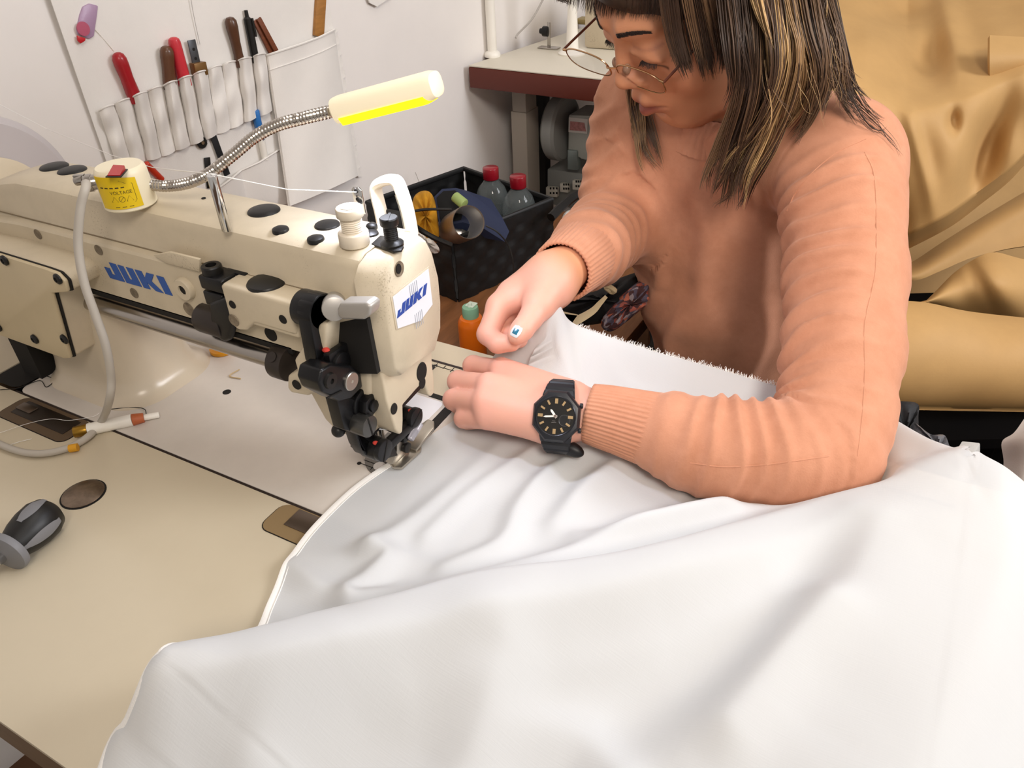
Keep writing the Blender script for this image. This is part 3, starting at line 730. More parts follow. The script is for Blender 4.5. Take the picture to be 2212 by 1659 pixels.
# left hand: resting on the fabric, back of the hand up, fingers curled under
WL = D3(1238, 895, .650); LW0 = LF[6]
mcp = [Z3(1082, 797, .050), Z3(1056, 830, .051), Z3(1046, 868, .046), Z3(1054, 904, .037)]
pip = [Z3(1022, 790, .036), Z3(990, 824, .034), Z3(980, 863, .030), Z3(1002, 904, .024)]
dip = [Z3(1032, 803, .017), Z3(1000, 835, .016), Z3(990, 872, .015), Z3(1010, 908, .013)]
tip = [Z3(1062, 812, .012), Z3(1036, 846, .013), Z3(1030, 880, .013), Z3(1040, 912, .013)]
B.cone(LW0, WL, .0205, .0212, .01)
for i in range(4):
    r = (.0094, .0098, .0094, .0084)[i]
    st = WL + (mcp[i] - WL) * .12 + np.array([0, (.012, .004, -.004, -.012)[i], 0])
    B.cone(st, mcp[i], .0185, .0110 if i < 3 else .0098, .012)
    B.cone(mcp[i] - np.array([0, 0, .001]), pip[i], r * 1.05, r, .0025)
    B.cone(pip[i], dip[i], r, r * .92, .004); B.cone(dip[i], tip[i], r * .92, r * .8, .004)
B.cone(WL + np.array([-.02, -.004, -.012]), Z3(1120, 905, .020), .017, .013, .015); B.cone(Z3(1120, 905, .020), Z3(1070, 890, .013), .012, .009, .008)
# right hand: pinching the fabric between thumb and forefinger
WR = D3(1196, 596, .712); RW0 = D3(1222, 580, .728)
B.cone(RW0, WR, .0225, .0230, .01)
def rh(l, k=.005):
    for a_, b_ in zip(l, l[1:]): B.cone(D3(*a_[:3]), D3(*b_[:3]), a_[3] / 1000, b_[3] / 1000, k)
rh([(1180, 612, .712, 21), (1110, 640, .712, 15)], .016); rh([(1185, 610, .720, 20), (1125, 628, .727, 15)], .016); rh([(1185, 618, .728, 18), (1130, 640, .742, 14)], .016); rh([(1190, 625, .735, 16), (1140, 655, .752, 12)], .014)
rh([(1188, 622, .700, 17), (1166, 655, .687, 14.5)], .016)
rh([(1106, 641, .708, 12.0), (1078, 662, .703, 11.0)], .010)
rh([(1078, 662, .703, 11.0), (1053, 722, .692, 9.6)], .006); rh([(1053, 722, .692, 9.6), (1075, 742, .684, 8.8), (1106, 741, .680, 7.8)], .003)   # forefinger
rh([(1118, 634, .722, 12.0), (1086, 700, .722, 9.8)], .006); rh([(1086, 700, .722, 9.8), (1100, 728, .706, 9.0), (1122, 733, .690, 8)], .004)   # middle finger
rh([(1128, 645, .738, 11.0), (1110, 702, .740, 9.4)], .006); rh([(1110, 702, .740, 9.4), (1135, 722, .722, 8.6), (1155, 712, .712, 7.8)], .004)
rh([(1140, 657, .750, 10.0), (1138, 705, .752, 8.4)], .006); rh([(1138, 705, .752, 8.4), (1158, 715, .738, 7.8), (1170, 700, .728, 7)], .004)
rh([(1166, 655, .687, 13.0), (1146, 688, .676, 10.4)], .008); rh([(1146, 688, .676, 10.4), (1128, 712, .669, 9.8), (1117, 724, .666, 8.6)], .004)   # thumb
bv, bq = B.mesh(); del B
bv = relax(bv, bq, 4, .45)
_m = (bv[:, 1] < .188) & (bv[:, 2] < .0030) & (bv[:, 2] > -.03); bv[_m, 2] = .0030
# skin tints: lips, flushed knuckles and cheeks
def toH(v): return ((v - HC) @ HR) / HS
H_ = toH(bv)
skin = np.tile(np.array(lin('d69873')[:3]), (len(bv), 1))
def blend(mask, c):
    global skin
    skin = skin * (1 - mask[:, None]) + np.array(lin(c)[:3]) * mask[:, None]
def sphm(c, r, soft=.5):
    d = np.linalg.norm(bv - np.array(c), axis=1) / r; return np.clip((1 - d) / soft, 0, 1)
isface = H_[:, 1] > .02
blend(sphm(hd(0, .05, -.02), .10, .6) * .4, 'b97350')
lipm = np.clip(1.6 - np.sqrt((H_[:, 0] / .030) ** 2 + ((H_[:, 2] + .0553 + 1.2 * np.abs(H_[:, 0]) * .08) / (.0125)) ** 2) * 1.6 * 1.0, 0, 1) * (H_[:, 1] > .072)
blend(lipm * .9, '8f463f')
for s_ in (-1, 1):
    blend(sphm(hd(s_ * .042, .06, -.024), .034, 1.) * .35, 'bb6547')
    lash = np.exp(-(((H_[:, 2] - (-.0015 - 4.5 * (H_[:, 0] - s_ * .032) ** 2 * 8)) / .0017) ** 2)) * (np.abs(H_[:, 0] - s_ * .032) < .0155) * (H_[:, 1] > .066)
    blend(np.clip(lash, 0, 1) * .85, '3a221c')
    blend(np.exp(-(((H_[:, 2] - .012) / .0014) ** 2)) * (np.abs(H_[:, 0] - s_ * .032) < .015) * (H_[:, 1] > .066) * .35, '8d5546')
for c in mcp + pip + [D3(1053, 722, .692), D3(1075, 742, .684), D3(1146, 688, .676), D3(1110, 650, .708)]: blend(sphm(c, .020, .9) * .5, 'e08f86')
handm = np.clip((.19 - bv[:, 1]) / .03, 0, 1); blend(handm * .75, 'dca595')  # hands paler and pinker: lamp light put into the skin tint
colr = np.concatenate([skin, np.ones((len(bv), 1))], 1)
m_skin = bpy.data.materials.new('skin'); m_skin.use_nodes = True; nt = m_skin.node_tree; pb = nt.nodes['Principled BSDF']
vc = nt.nodes.new('ShaderNodeVertexColor'); vc.layer_name = 'tint'; nt.links.new(vc.outputs['Color'], pb.inputs['Base Color'])
pb.inputs['Roughness'].default_value = .48; pb.inputs['Specular IOR Level'].default_value = .4; pb.inputs['Subsurface Weight'].default_value = .12; pb.inputs['Subsurface Radius'].default_value = (.008, .003, .0015); pb.inputs['Subsurface Scale'].default_value = 1.
tcn = nt.nodes.new('ShaderNodeTexCoord'); nn_ = nt.nodes.new('ShaderNodeTexNoise'); nn_.inputs['Scale'].default_value = 320.; nn_.inputs['Detail'].default_value = 3; nt.links.new(tcn.outputs['Object'], nn_.inputs['Vector'])
bpn = nt.nodes.new('ShaderNodeBump'); bpn.inputs['Strength'].default_value = .12; bpn.inputs['Distance'].default_value = .0006; nt.links.new(nn_.outputs['Fac'], bpn.inputs['Height']); nt.links.new(bpn.outputs[0], pb.inputs['Normal'])
pe = thing('person', 'person in a salmon pink sweater bending over the machine, guiding white fabric with both hands', 'person', (.16, .50, -.75))
npmesh('body', bv, bq, m_skin, pe, colr)

from mathutils.bvhtree import BVHTree
def bvh_of(v, q): return BVHTree.FromPolygons([tuple(p) for p in v], [tuple(int(i) for i in f) for f in q])
BVB = bvh_of(bv, bq)
def hit(px, py, tree, off=0., dflt=None):
    """where the line of sight meets a surface, lifted towards the viewer by off"""
    d = ray(px, py).normalized(); h = tree.ray_cast(CAM, d)
    if h[0] is None: return None if dflt is None else ad(px, py, dflt)
    return h[0] - d * off
# eyebrows, lying on the brow
m_brow = mat('dark_brown_hair', '2a1c16', .6)
for s_ in (-1, 1):
    a = MB()
    for i in range(260):
        t = rnd.random() ** .9; zc = .0275 + .007 * math.sin(t * 2.3) - .003 * t; w_ = .0042 * (1 - .55 * t)
        x = s_ * (.0115 + t * .0385); z = zc + rnd.uniform(-w_, w_)
        n0 = BVB.find_nearest(Vector(hd(x, .10 - .25 * abs(x) - 5 * x * x, z))); n1 = BVB.find_nearest(Vector(hd(x + s_ * .0045, .10 - .25 * abs(x) - 5 * x * x, z + .0026 - .003 * t)))
        a.tube([n0[0] + n0[1] * .0004, n1[0] + n1[1] * .0014], [.00042, .00014], 4)
    a.build('eyebrow', m_brow, pe)
for s_ in (-1, 1):
    a = MB()
    for i in range(34):
        t = i / 33; x = s_ * (.018 + t * .029); z = -.0012 - .010 * (t - .45) ** 2 * 2
        n0 = BVB.find_nearest(Vector(hd(x, .088, z))); d = Vector(HR @ np.array([s_ * (t - .4) * .5, .75, -.75])).normalized(); L = .0055 + rnd.uniform(-.001, .001)
        a.tube([n0[0], n0[0] + d * L * .6, n0[0] + d * L + Vector(HR @ np.array([0, .0006, .0012]))], [.00032, .00026, .0001], 4)
    a.build('eyelashes', m_brow, pe)
# thumbnail with teal polish
q = D3(1115, 716, .660); n0 = BVB.find_nearest(Vector(q)); nn_ = n0[1]; tdir = (D3(1117, 724, .666) - D3(1146, 688, .676)); tdir = Vector(tdir).normalized(); tdir = (tdir - nn_ * tdir.dot(nn_)).normalized(); sd_ = nn_.cross(tdir)
def nailpatch(c, n, t, s, w, l, lift=.0003):
    P = []
    for i in range(9):
        u = -1 + 2 * i / 8; row = []
        for j in range(9):
            v_ = -1 + 2 * j / 8; ww = w * math.sqrt(max(1 - .55 * max(abs(v_) - .15, 0) ** 2, .05))
            p = c + s * (u * ww) + t * (v_ * l); h_ = BVB.find_nearest(p); row.append(h_[0] + h_[1] * lift)
        P.append(row)
    return P
hc = hit(1114, 716, BVB); n0 = BVB.find_nearest(hc); nn_ = n0[1]; tdir = (tdir - nn_ * tdir.dot(nn_)).normalized(); sd_ = nn_.cross(tdir)
a = MB(); a.grid(nailpatch(hc, nn_, tdir, sd_, .0047, .0052, .0005))
nl = a.build('thumbnail', [mat('nail_silver', 'd9dcdf', .2, .3, coat=.6), mat('teal_polish', '1d6f8c', .2, .1, coat=.6, var=.4, vscale=400.)], pe)
for k_, p_ in enumerate(nl.data.polygons):
    u_, v_ = k_ // 8, k_ % 8
    if 2 <= u_ <= 5 and 2 <= v_ <= 5: p_.material_index = 1
# ================================================================ sweater, trousers
m_knit = bpy.data.materials.new('pink_knit'); m_knit.use_nodes = True; nt = m_knit.node_tree; pb = nt.nodes['Principled BSDF']
pb.inputs['Roughness'].default_value = .9; pb.inputs['Specular IOR Level'].default_value = .15; pb.inputs['Sheen Weight'].default_value = .35; pb.inputs['Sheen Roughness'].default_value = .4; pb.inputs['Sheen Tint'].default_value = lin('ffd9c8')
tcn = nt.nodes.new('ShaderNodeTexCoord'); n1 = nt.nodes.new('ShaderNodeTexNoise'); n1.inputs['Scale'].default_value = 30; n1.inputs['Detail'].default_value = 8; n1.inputs['Roughness'].default_value = .7
rp = nt.nodes.new('ShaderNodeValToRGB'); rp.color_ramp.elements[0].position = .3; rp.color_ramp.elements[1].position = .7; rp.color_ramp.elements[0].color = lin('bf8568'); rp.color_ramp.elements[1].color = lin('cf9578')
nt.links.new(tcn.outputs['Object'], n1.inputs['Vector']); nt.links.new(n1.outputs['Fac'], rp.inputs['Fac']); nt.links.new(rp.outputs['Color'], pb.inputs['Base Color'])
n2 = nt.nodes.new('ShaderNodeTexNoise'); n2.inputs['Scale'].default_value = 700; n2.inputs['Detail'].default_value = 2; nt.links.new(tcn.outputs['Object'], n2.inputs['Vector'])
bpn = nt.nodes.new('ShaderNodeBump'); bpn.inputs['Strength'].default_value = .25; bpn.inputs['Distance'].default_value = .0008; nt.links.new(n2.outputs['Fac'], bpn.inputs['Height']); nt.links.new(bpn.outputs[0], pb.inputs['Normal'])

S_ = Vol((-.14, .02, -.36), (.46, .76, .32), .0028)
lat = (LA[0] - np.array([-.02, .47, .165])); lat /= np.linalg.norm(lat); upv = np.array([-.05, -.25, .95]); upv -= lat * upv.dot(lat); upv /= np.linalg.norm(upv); fwv = np.cross(lat, upv)
TR = np.stack([lat, fwv, upv], 1)
S_.chain(LA + LF[1:5], LAr + LFr[1:5], .012)
S_.cone(LF[4], LF[5], LFr[4], LFr[5] * .93, .01)
S_.chain(RA, RAr, .012); S_.chain(RF, [r * 1.0 for r in RFr], .012)
S_.ell(D3(1545, 400, .935), (.150, .098, .165), TR, .05)
S_.ell(D3(1585, 560, 1.0), (.124, .105, .12), TR, .05)
S_.ell(D3(1592, 668, 1.03), (.118, .108, .11), TR, .04)
S_.ell(D3(1610, 790, 1.09), (.118, .105, .10), TR, .04)
S_.cone(LA[0], D3(1665, 300, .80), LAr[0] * .93, .054, .04); S_.cone(RA[0], D3(1470, 280, .885), RAr[0] * .9, .052, .04)
S_.cone(NECK0 + (NECK0 - NECK1) * .6, NECK1 + (NECK0 - NECK1) * .10, .066, .066, .012, True)
sv, sq_ = S_.mesh(); del S_
sv = relax(sv, sq_, 4, .5); sn = vnormals(sv, sq_)
def along(v, pts):
    """arc position and distance to a polyline"""
    best = np.full(len(v), 1e9); s_ = np.zeros(len(v)); acc = 0.
    for a_, b_ in zip(pts[:-1], pts[1:]):
        d = b_ - a_; L = np.linalg.norm(d); t = np.clip(((v - a_) @ d) / L ** 2, 0, 1); D = np.linalg.norm(v - a_ - t[:, None] * d, axis=1)
        m = D < best; best = np.where(m, D, best); s_ = np.where(m, acc + t * L, s_); acc += L
    return s_, best, acc
disp = np.zeros(len(sv))
up_s, up_d, up_L = along(sv, LA); fo_s, fo_d, fo_L = along(sv, LF); ru_s, ru_d, ru_L = along(sv, RA); rf_s, rf_d, rf_L = along(sv, RF)
isL = (np.minimum(up_d, fo_d) < .075) & (sv[:, 0] > .12); isF = isL & (fo_d < up_d); isU = isL & ~isF
nz = n3(sv, 16.); nz2 = n3(sv, 34., 7.); nz3 = n3(sv, 9., 3.)
def ridge(ph, p=1.5): return (.5 + .5 * np.sin(2 * PI * ph)) ** p
crook = D3(1700, 870, .60)
cd = np.linalg.norm(sv - crook, axis=1)
# upper arm: soft rings drawn in towards the body, tighter at the elbow
side = np.clip((.335 - sv[:, 0]) / .05 + .3, .12, 1)      # stronger on the inner side
ph = up_s / .023 + 1.5 * nz + .35 * (sv[:, 0] - .3) / .05
disp += np.where(isU, (ridge(ph, 1.8) * .0064 * (.35 + .75 * nz3) * side * np.clip((up_s - .02) / .05, 0, 1)), 0)
disp += np.where(isU, ridge(up_s / .019 + 1.0 * nz + (sv[:, 1] - .1) * 5, 2) * .0042 * np.exp(-(cd / .065) ** 2), 0)
# forearm: diagonal creases fanning out from the crook
ang = (sv[:, 2] - .03) / .05
phf = fo_s / .017 + 1.3 * nz + .5 * nz3 - .42 * ang
disp += np.where(isF, ridge(phf, 1.8) * .0052 * np.exp(-((fo_s - .075) / .055) ** 2) * np.clip(.65 + .6 * ang, .1, 1) * (.4 + .8 * nz3), 0)
ra_ = np.minimum(ru_d, rf_d) < .07
isR = ra_ & (sv[:, 0] < .13) & ~isL
disp += np.where(isR, ridge(np.where(rf_d < ru_d, rf_s, ru_s) / .034 + 1.6 * nz + (sv[:, 0]) * 9, 1.6) * .0045 * (.2 + nz3), 0)
tor = ~isL & ~isR
fall = (sv @ np.array([.95, .25, .12]))
disp += np.where(tor, ridge(fall / .055 + 1.1 * nz3 + .5 * nz, 2.) * .0075 * np.clip((.16 - sv[:, 2]) / .08, 0, 1), 0)
disp += (nz2 - .5) * .0022
sv = sv + sn * disp[:, None]; sv = relax(sv, sq_, 1, .2)
_m = (sv[:, 1] < .188) & (sv[:, 2] < .0040) & (sv[:, 2] > -.04); sv[_m, 2] = .0040
sw = npmesh('sweater', sv, sq_, m_knit, pe)
BVS = bvh_of(sv, sq_)
# ribbed cuffs and neckband
def ribtube(pts, rs, n, depth, name, inner=.0028, m=None, flat=None, smooth=False):
    pts = [Vector(p) for p in pts]; rings = []; px = None; N = 4 * n
    for i, p in enumerate(pts):
        tg = (pts[min(i + 1, len(pts) - 1)] - pts[max(i - 1, 0)]).normalized()
        px = tg.orthogonal().normalized() if px is None else (px - tg * px.dot(tg)).normalized(); py = tg.cross(px)
        rings.append([p + (px * math.cos(2 * PI * k / N) + py * math.sin(2 * PI * k / N)) * (rs[i] + depth * (.5 + .5 * math.cos(2 * PI * k / 4)) * (1 if k % 4 != 2 else 1)) for k in range(N)])
    last = pts[-1]; rings.append([last + (p - last) * ((rs[-1] - inner) / rs[-1]) for p in rings[-1]])
    rings.append([pts[-2] + (p - pts[-2]) * ((rs[-2] - inner) / rs[-2]) for p in rings[len(pts) - 2]])
    b = MB(); b.loft(rings, cap=False); return b.build(name, m or m_knit, pe, smooth=180)
cp = [D3(1490, 957, .620), D3(1440, 937, .626), D3(1390, 923, .632), D3(1340, 909, .638), D3(1300, 899, .643), D3(1272, 893, .646)]
cp = cromv(cp, 3); crd = np.interp(np.linspace(0, 1, len(cp)), [0, .25, .6, 1], [.0315, .0308, .0270, .0240])
ribtube(cp, list(crd), 46, .0013, 'cuff')
cr_ = cromv([D3(1290, 523, .825), D3(1268, 543, .787), D3(1240, 566, .748), D3(1213, 588, .722)], 4)
ribtube(cr_, list(np.linspace(.0375, .0290, len(cr_))), 44, .0012, 'cuff')
nb_ = [NECK1 + (NECK0 - NECK1) / np.linalg.norm(NECK0 - NECK1) * t for t in (-.005, .008, .02, .03)]
ribtube(nb_, [.080, .075, .069, .064], 60, .0014, 'neckband')
# seams along the sleeve
def seam(pxs, name='seam', r=.0008):
    P = [hit(x, y, BVS, -.0004) for x, y in crom(pxs, 8)]; P = [p for p in P if p is not None]
    b = MB(); b.tube(P, r, 6); b.build(name, m_knit, sw)
seam([(1868, 330), (1888, 380), (1893, 480), (1890, 590), (1868, 700), (1868, 800), (1862, 900), (1852, 985)])
seam([(1490, 1000), (1560, 1008), (1640, 1005), (1720, 995), (1790, 985)])
seam([(1870, 300), (1800, 335), (1730, 400), (1700, 455)])
# trousers, shoes: seated legs under the table
m_tr = mat('black_trousers', '0c0c0e', .85, bump=.2, bscale=300.)
L_ = Vol((-.25, -.10, -.76), (.50, .86, .04), .006)
hipL, hipR = np.array([.27, .66, -.24]), np.array([.13, .70, -.24]); kL, kR = np.array([.26, .26, -.21]), np.array([.10, .30, -.21])
L_.ell((.18, .68, -.20), (.17, .12, .12), None, .04)
L_.chain([hipL, kL, (.27, .24, -.66)], [.088, .066, .050], .03); L_.chain([hipR, kR, (.10, .30, -.66)], [.088, .066, .050], .03)
tv, tq = L_.mesh(); del L_
npmesh('trousers', tv, tq, m_tr, pe)
for x_, y_ in ((.27, .24), (.10, .30)):
    a = MB(); a.loft([[(x_ + .045 * w_ * math.cos(t), y_ - .06 + l_ + 0 * t, -.75 + max(0., h_ * (.5 + .5 * math.sin(t)))) for t in [2 * PI * k / 16 for k in range(16)]] for l_, w_, h_ in ((-.13, .5, .03), (-.11, .85, .045), (-.05, 1, .06), (.02, .9, .09), (.08, .85, .10), (.11, .6, .09))])
    a.build('shoe', mat('black_leather', '141313', .5), pe)
# ================================================================ the white fabric being sewn
m_cloth = bpy.data.materials.new('white_cotton'); m_cloth.use_nodes = True
nt = m_cloth.node_tree; bs_ = nt.nodes['Principled BSDF']; bs_.inputs['Base Color'].default_value = lin('dfe2e5'); bs_.inputs['Roughness'].default_value = .75
bs_.inputs['Sheen Weight'].default_value = .15; bs_.inputs['Specular IOR Level'].default_value = .25
tcn = nt.nodes.new('ShaderNodeTexCoord'); mpn = nt.nodes.new('ShaderNodeMapping'); mpn.inputs['Scale'].default_value = (1, 1, 1)
nt.links.new(tcn.outputs['Object'], mpn.inputs['Vector'])
nb = []
for sc_ in ((1200, 60, 60), (60, 1200, 60)):
    mm_ = nt.nodes.new('ShaderNodeMapping'); mm_.inputs['Scale'].default_value = sc_; nt.links.new(tcn.outputs['Object'], mm_.inputs['Vector'])
    nn_ = nt.nodes.new('ShaderNodeTexNoise'); nn_.inputs['Scale'].default_value = 1.; nn_.inputs['Detail'].default_value = 2; nt.links.new(mm_.outputs[0], nn_.inputs['Vector']); nb.append(nn_)
ad_ = nt.nodes.new('ShaderNodeMath'); ad_.operation = 'ADD'; nt.links.new(nb[0].outputs['Fac'], ad_.inputs[0]); nt.links.new(nb[1].outputs['Fac'], ad_.inputs[1])
bp_ = nt.nodes.new('ShaderNodeBump'); bp_.inputs['Strength'].default_value = .12; bp_.inputs['Distance'].default_value = .0006
nt.links.new(ad_.outputs[0], bp_.inputs['Height']); nt.links.new(bp_.outputs[0], bs_.inputs['Normal'])
tr_ = nt.nodes.new('ShaderNodeBsdfTransparent'); mx_ = nt.nodes.new('ShaderNodeMixShader'); mx_.inputs[0].default_value = .075
tl_ = nt.nodes.new('ShaderNodeBsdfTranslucent'); tl_.inputs['Color'].default_value = lin('f2efea'); mx2 = nt.nodes.new('ShaderNodeMixShader'); mx2.inputs[0].default_value = .18
nt.links.new(bs_.outputs[0], mx2.inputs[1]); nt.links.new(tl_.outputs[0], mx2.inputs[2])
nt.links.new(mx2.outputs[0], mx_.inputs[1]); nt.links.new(tr_.outputs[0], mx_.inputs[2]); nt.links.new(mx_.outputs[0], nt.nodes['Material Output'].inputs['Surface'])

def P3(l): return np.array([list(az(x, y, z)) for x, y, z in l])
hemc = P3([(150, 1860, .004), (255, 1659, .006), (285, 1590, .026), (318, 1515, .044), (343, 1462, .051), (378, 1436, .052)])
hemc = np.vstack([hemc, P3([(545, 1381, .003), (580, 1300, .003), (620, 1215, .003), (655, 1160, .003), (700, 1110, .003), (760, 1055, .0025), (820, 1013, .0022), (866, 986, .0025), (908, 957, .003), (940, 932, .0035), (988, 903, .005), (1018, 872, .010), (1050, 815, .022), (1100, 742, .055)])])
hemd = np.array(crom(hemc, 8)); order = np.argsort(hemd[:, 1]); hemd = hemd[order]
def hem_x(y): return np.interp(y, hemd[:, 1], hemd[:, 0])
topc = P3([(1100, 742, .055), (1145, 712, .070), (1190, 687, .083), (1235, 705, .068), (1330, 738, .05), (1500, 790, .035), (1700, 840, .022), (1850, 885, .022), (1932, 912, .030), (2005, 958, .038), (2068, 998, .046), (2110, 1012, .062), (2212, 1047, .066), (2400, 1110, .07)])
topd = np.array(crom(topc, 10)); o_ = np.argsort(topd[:, 0]); topd = topd[o_]
def top_y(x): return np.interp(x, topd[:, 0], topd[:, 1])
def seg_d(X, Y, poly):
    """distance to a polyline in plan, height along it and side"""
    best = np.full(X.shape, 1e9); hz = np.zeros(X.shape); sd = np.zeros(X.shape)
    tg = np.gradient(poly[:, :2], axis=0); tg /= np.maximum(np.linalg.norm(tg, axis=1, keepdims=True), 1e-9); nv = np.stack([-tg[:, 1], tg[:, 0]], 1)
    for k_, (a_, b_) in enumerate(zip(poly[:-1], poly[1:])):
        d = b_[:2] - a_[:2]; L2 = max((d ** 2).sum(), 1e-12)
        t = np.clip(((X - a_[0]) * d[0] + (Y - a_[1]) * d[1]) / L2, 0, 1)
        qx = a_[0] + t * d[0]; qy = a_[1] + t * d[1]; D2 = np.hypot(X - qx, Y - qy)
        nx = nv[k_, 0] * (1 - t) + nv[k_ + 1, 0] * t; ny = nv[k_, 1] * (1 - t) + nv[k_ + 1, 1] * t
        s = ((X - qx) * nx + (Y - qy) * ny) / np.maximum(D2, 1e-6)
        m = D2 < best; best = np.where(m, D2, best); hz = np.where(m, a_[2] + t * (b_[2] - a_[2]), hz); sd = np.where(m, s, sd)
    return best, hz, sd
# folds: crest in the photograph with its height, width on the far side, width on the near side, profile power
FOLDS = [
    ([(385, 1440, .048), (560, 1395, .050), (800, 1330, .048), (1100, 1262, .048), (1400, 1212, .046), (1650, 1140, .040), (1800, 1108, .036), (1950, 1055, .045), (2085, 1009, .058), (2300, 1060, .062)], .022, .060, 1.8),
    ([(770, 1292, .010), (900, 1268, .022), (1060, 1228, .026), (1300, 1150, .026), (1450, 1105, .024), (1700, 1098, .016)], .012, .020, 1.7),
    ([(800, 1172, .010), (835, 1185, .015), (792, 1230, .015), (752, 1262, .014), (762, 1290, .012), (830, 1290, .006)], .010, .010, 1.8),
    ([(800, 1172, .010), (900, 1110, .008), (1020, 1010, .007), (1080, 960, .005)], .010, .010, 1.8),
    ([(630, 1215, .008), (680, 1250, .012), (740, 1290, .006)], .010, .012, 1.8),
    ([(1270, 960, .014), (1180, 1010, .014), (1120, 1080, .012), (1080, 1160, .011), (960, 1220, .008)], .008, .013, 1.7),
    ([(1330, 990, .016), (1260, 1040, .017), (1200, 1120, .010)], .010, .018, 1.7),
    ([(1170, 955, .010), (1040, 1040, .009), (920, 1150, .007)], .008, .010, 1.7),
    ([(1560, 1100, .016), (1400, 1140, .015), (1250, 1160, .010)], .010, .012, 1.8),
    ([(1190, 687, .083), (1203, 735, .062), (1218, 790, .036), (1226, 835, .016)], .016, .022, 1.5),
    ([(1100, 742, .055), (1145, 712, .070), (1190, 687, .083), (1235, 705, .068), (1330, 738, .05), (1500, 790, .035), (1700, 840, .022), (1850, 885, .020)], .03, .034, 1.5),
    ([(1190, 690, .08), (1160, 720, .064), (1120, 765, .045), (1100, 800, .02)], .02, .02, 1.6),
    ([(1290, 800, .018), (1370, 850, .016), (1480, 872, .010)], .010, .014, 1.7),
    ([(1932, 912, .030), (2005, 958, .038), (2068, 998, .046)], .03, .03, 1.6),
    ([(1890, 1090, .020), (1990, 1040, .030), (2060, 1020, .040)], .012, .018, 1.8),
    ([(2150, 1060, .066), (2170, 1200, .062), (2120, 1350, .054), (2050, 1500, .046), (1960, 1700, .038)], .10, .040, 1.8),
    ([(1880, 1195, .034), (1850, 1250, .040), (1800, 1335, .038), (1700, 1430, .030), (1600, 1520, .024), (1480, 1640, .020)], .028, .050, 1.7),
    ([(425, 1556, .024), (500, 1528, .028), (688, 1482, .028), (1014, 1400, .028), (1316, 1340, .026), (1600, 1262, .022), (1800, 1195, .014)], .040, .020, 1.6),
    ([(900, 1560, .010), (1150, 1500, .014), (1400, 1440, .016), (1650, 1350, .012)], .030, .022, 1.7),
    ([(1090, 1470, .018), (1060, 1530, .022), (1030, 1600, .020), (1000, 1680, .014)], .020, .034, 1.7),
    ([(1330, 1680, .022), (1270, 1615, .018), (1190, 1595, .016), (1100, 1615, .012), (1010, 1690, .008)], .018, .030, 1.8),
    ([(285, 1600, .024), (330, 1530, .038), (385, 1470, .044)], .02, .04, 1.8),
    ([(560, 1659, .018), (620, 1590, .018), (760, 1530, .012)], .026, .026, 1.7),
    ([(1560, 1600, .018), (1660, 1480, .020), (1750, 1380, .018)], .016, .018, 1.8),
]
MAIN = (0, 9, 10, 11, 12, 13, 14, 15, 21)
FW = [(P3(f[0]), f[1], f[2], f[3]) for f in FOLDS]
FWd = [(np.array(crom(p, 6)), a_, b_, c_) for p, a_, b_, c_ in FW]
def vnoise(X, Y, f, seed):
    r = np.random.RandomState(seed); T_ = r.rand(64, 64)
    x = X * f + 100; y = Y * f + 100; xi = np.floor(x).astype(int); yi = np.floor(y).astype(int); u = x - xi; v = y - yi; u = u * u * (3 - 2 * u); v = v * v * (3 - 2 * v)
    g = lambda i, j: T_[i % 64, j % 64]
    return (g(xi, yi) * (1 - u) + g(xi + 1, yi) * u) * (1 - v) + (g(xi, yi + 1) * (1 - u) + g(xi + 1, yi + 1) * u) * v
def cloth_z(X, Y):
    acc = np.zeros(X.shape); det = np.zeros(X.shape)
    for k_i, (poly, wf, wn, p) in enumerate(FWd):
        d, h, s = seg_d(X, Y, poly)
        if poly[-1][0] < poly[0][0]: s = -s
        k_ = np.clip(s * .5 + .5, 0, 1); w_ = wn + (wf - wn) * k_ * k_ * (3 - 2 * k_)
        b_ = h * np.exp(-np.abs(d / w_) ** p)
        if k_i in MAIN: acc += b_ ** 3.2
        else: det += b_ * .72
    z = acc ** (1 / 3.2) + det
    return z + .0022 + (vnoise(X, Y, 14, 1) - .5) * .0035 * np.clip(z / .012, 0, 1) + (vnoise(X, Y, 45, 2) - .5) * .0009 * np.clip(z / .01, 0, 1)
NU, NV = 420, 380
S, Tt = np.meshgrid(np.linspace(0, 1, NU) ** 1.15, np.linspace(0, 1, NV), indexing='ij')
YN = -.36; XR = .72
x0 = .05 + S * (XR - .05)
Y = YN + Tt * (top_y(x0) - YN)
X = hem_x(Y) * (1 - S) + XR * S
for _ in range(4):
    Y = YN + Tt * (top_y(X) - YN); X = hem_x(Y) * (1 - S) + XR * S
Z = cloth_z(X, Y) * 1.0
def blur(A, n):
    for _ in range(n):
        P_ = np.pad(A, 1, 'edge'); A = (P_[1:-1, 1:-1] * 4 + P_[:-2, 1:-1] * 2 + P_[2:, 1:-1] * 2 + P_[1:-1, :-2] * 2 + P_[1:-1, 2:] * 2 + P_[:-2, :-2] + P_[2:, :-2] + P_[:-2, 2:] + P_[2:, 2:]) / 16
    return A
Z0 = Z.copy(); Z = blur(Z, 5); Z[:14] = Z0[:14] * (1 - np.linspace(0, 1, 14)[:, None]) + Z[:14] * np.linspace(0, 1, 14)[:, None]; Z[:, -12:] = Z0[:, -12:] * np.linspace(0, 1, 12)[None] + Z[:, -12:] * (1 - np.linspace(0, 1, 12)[None])
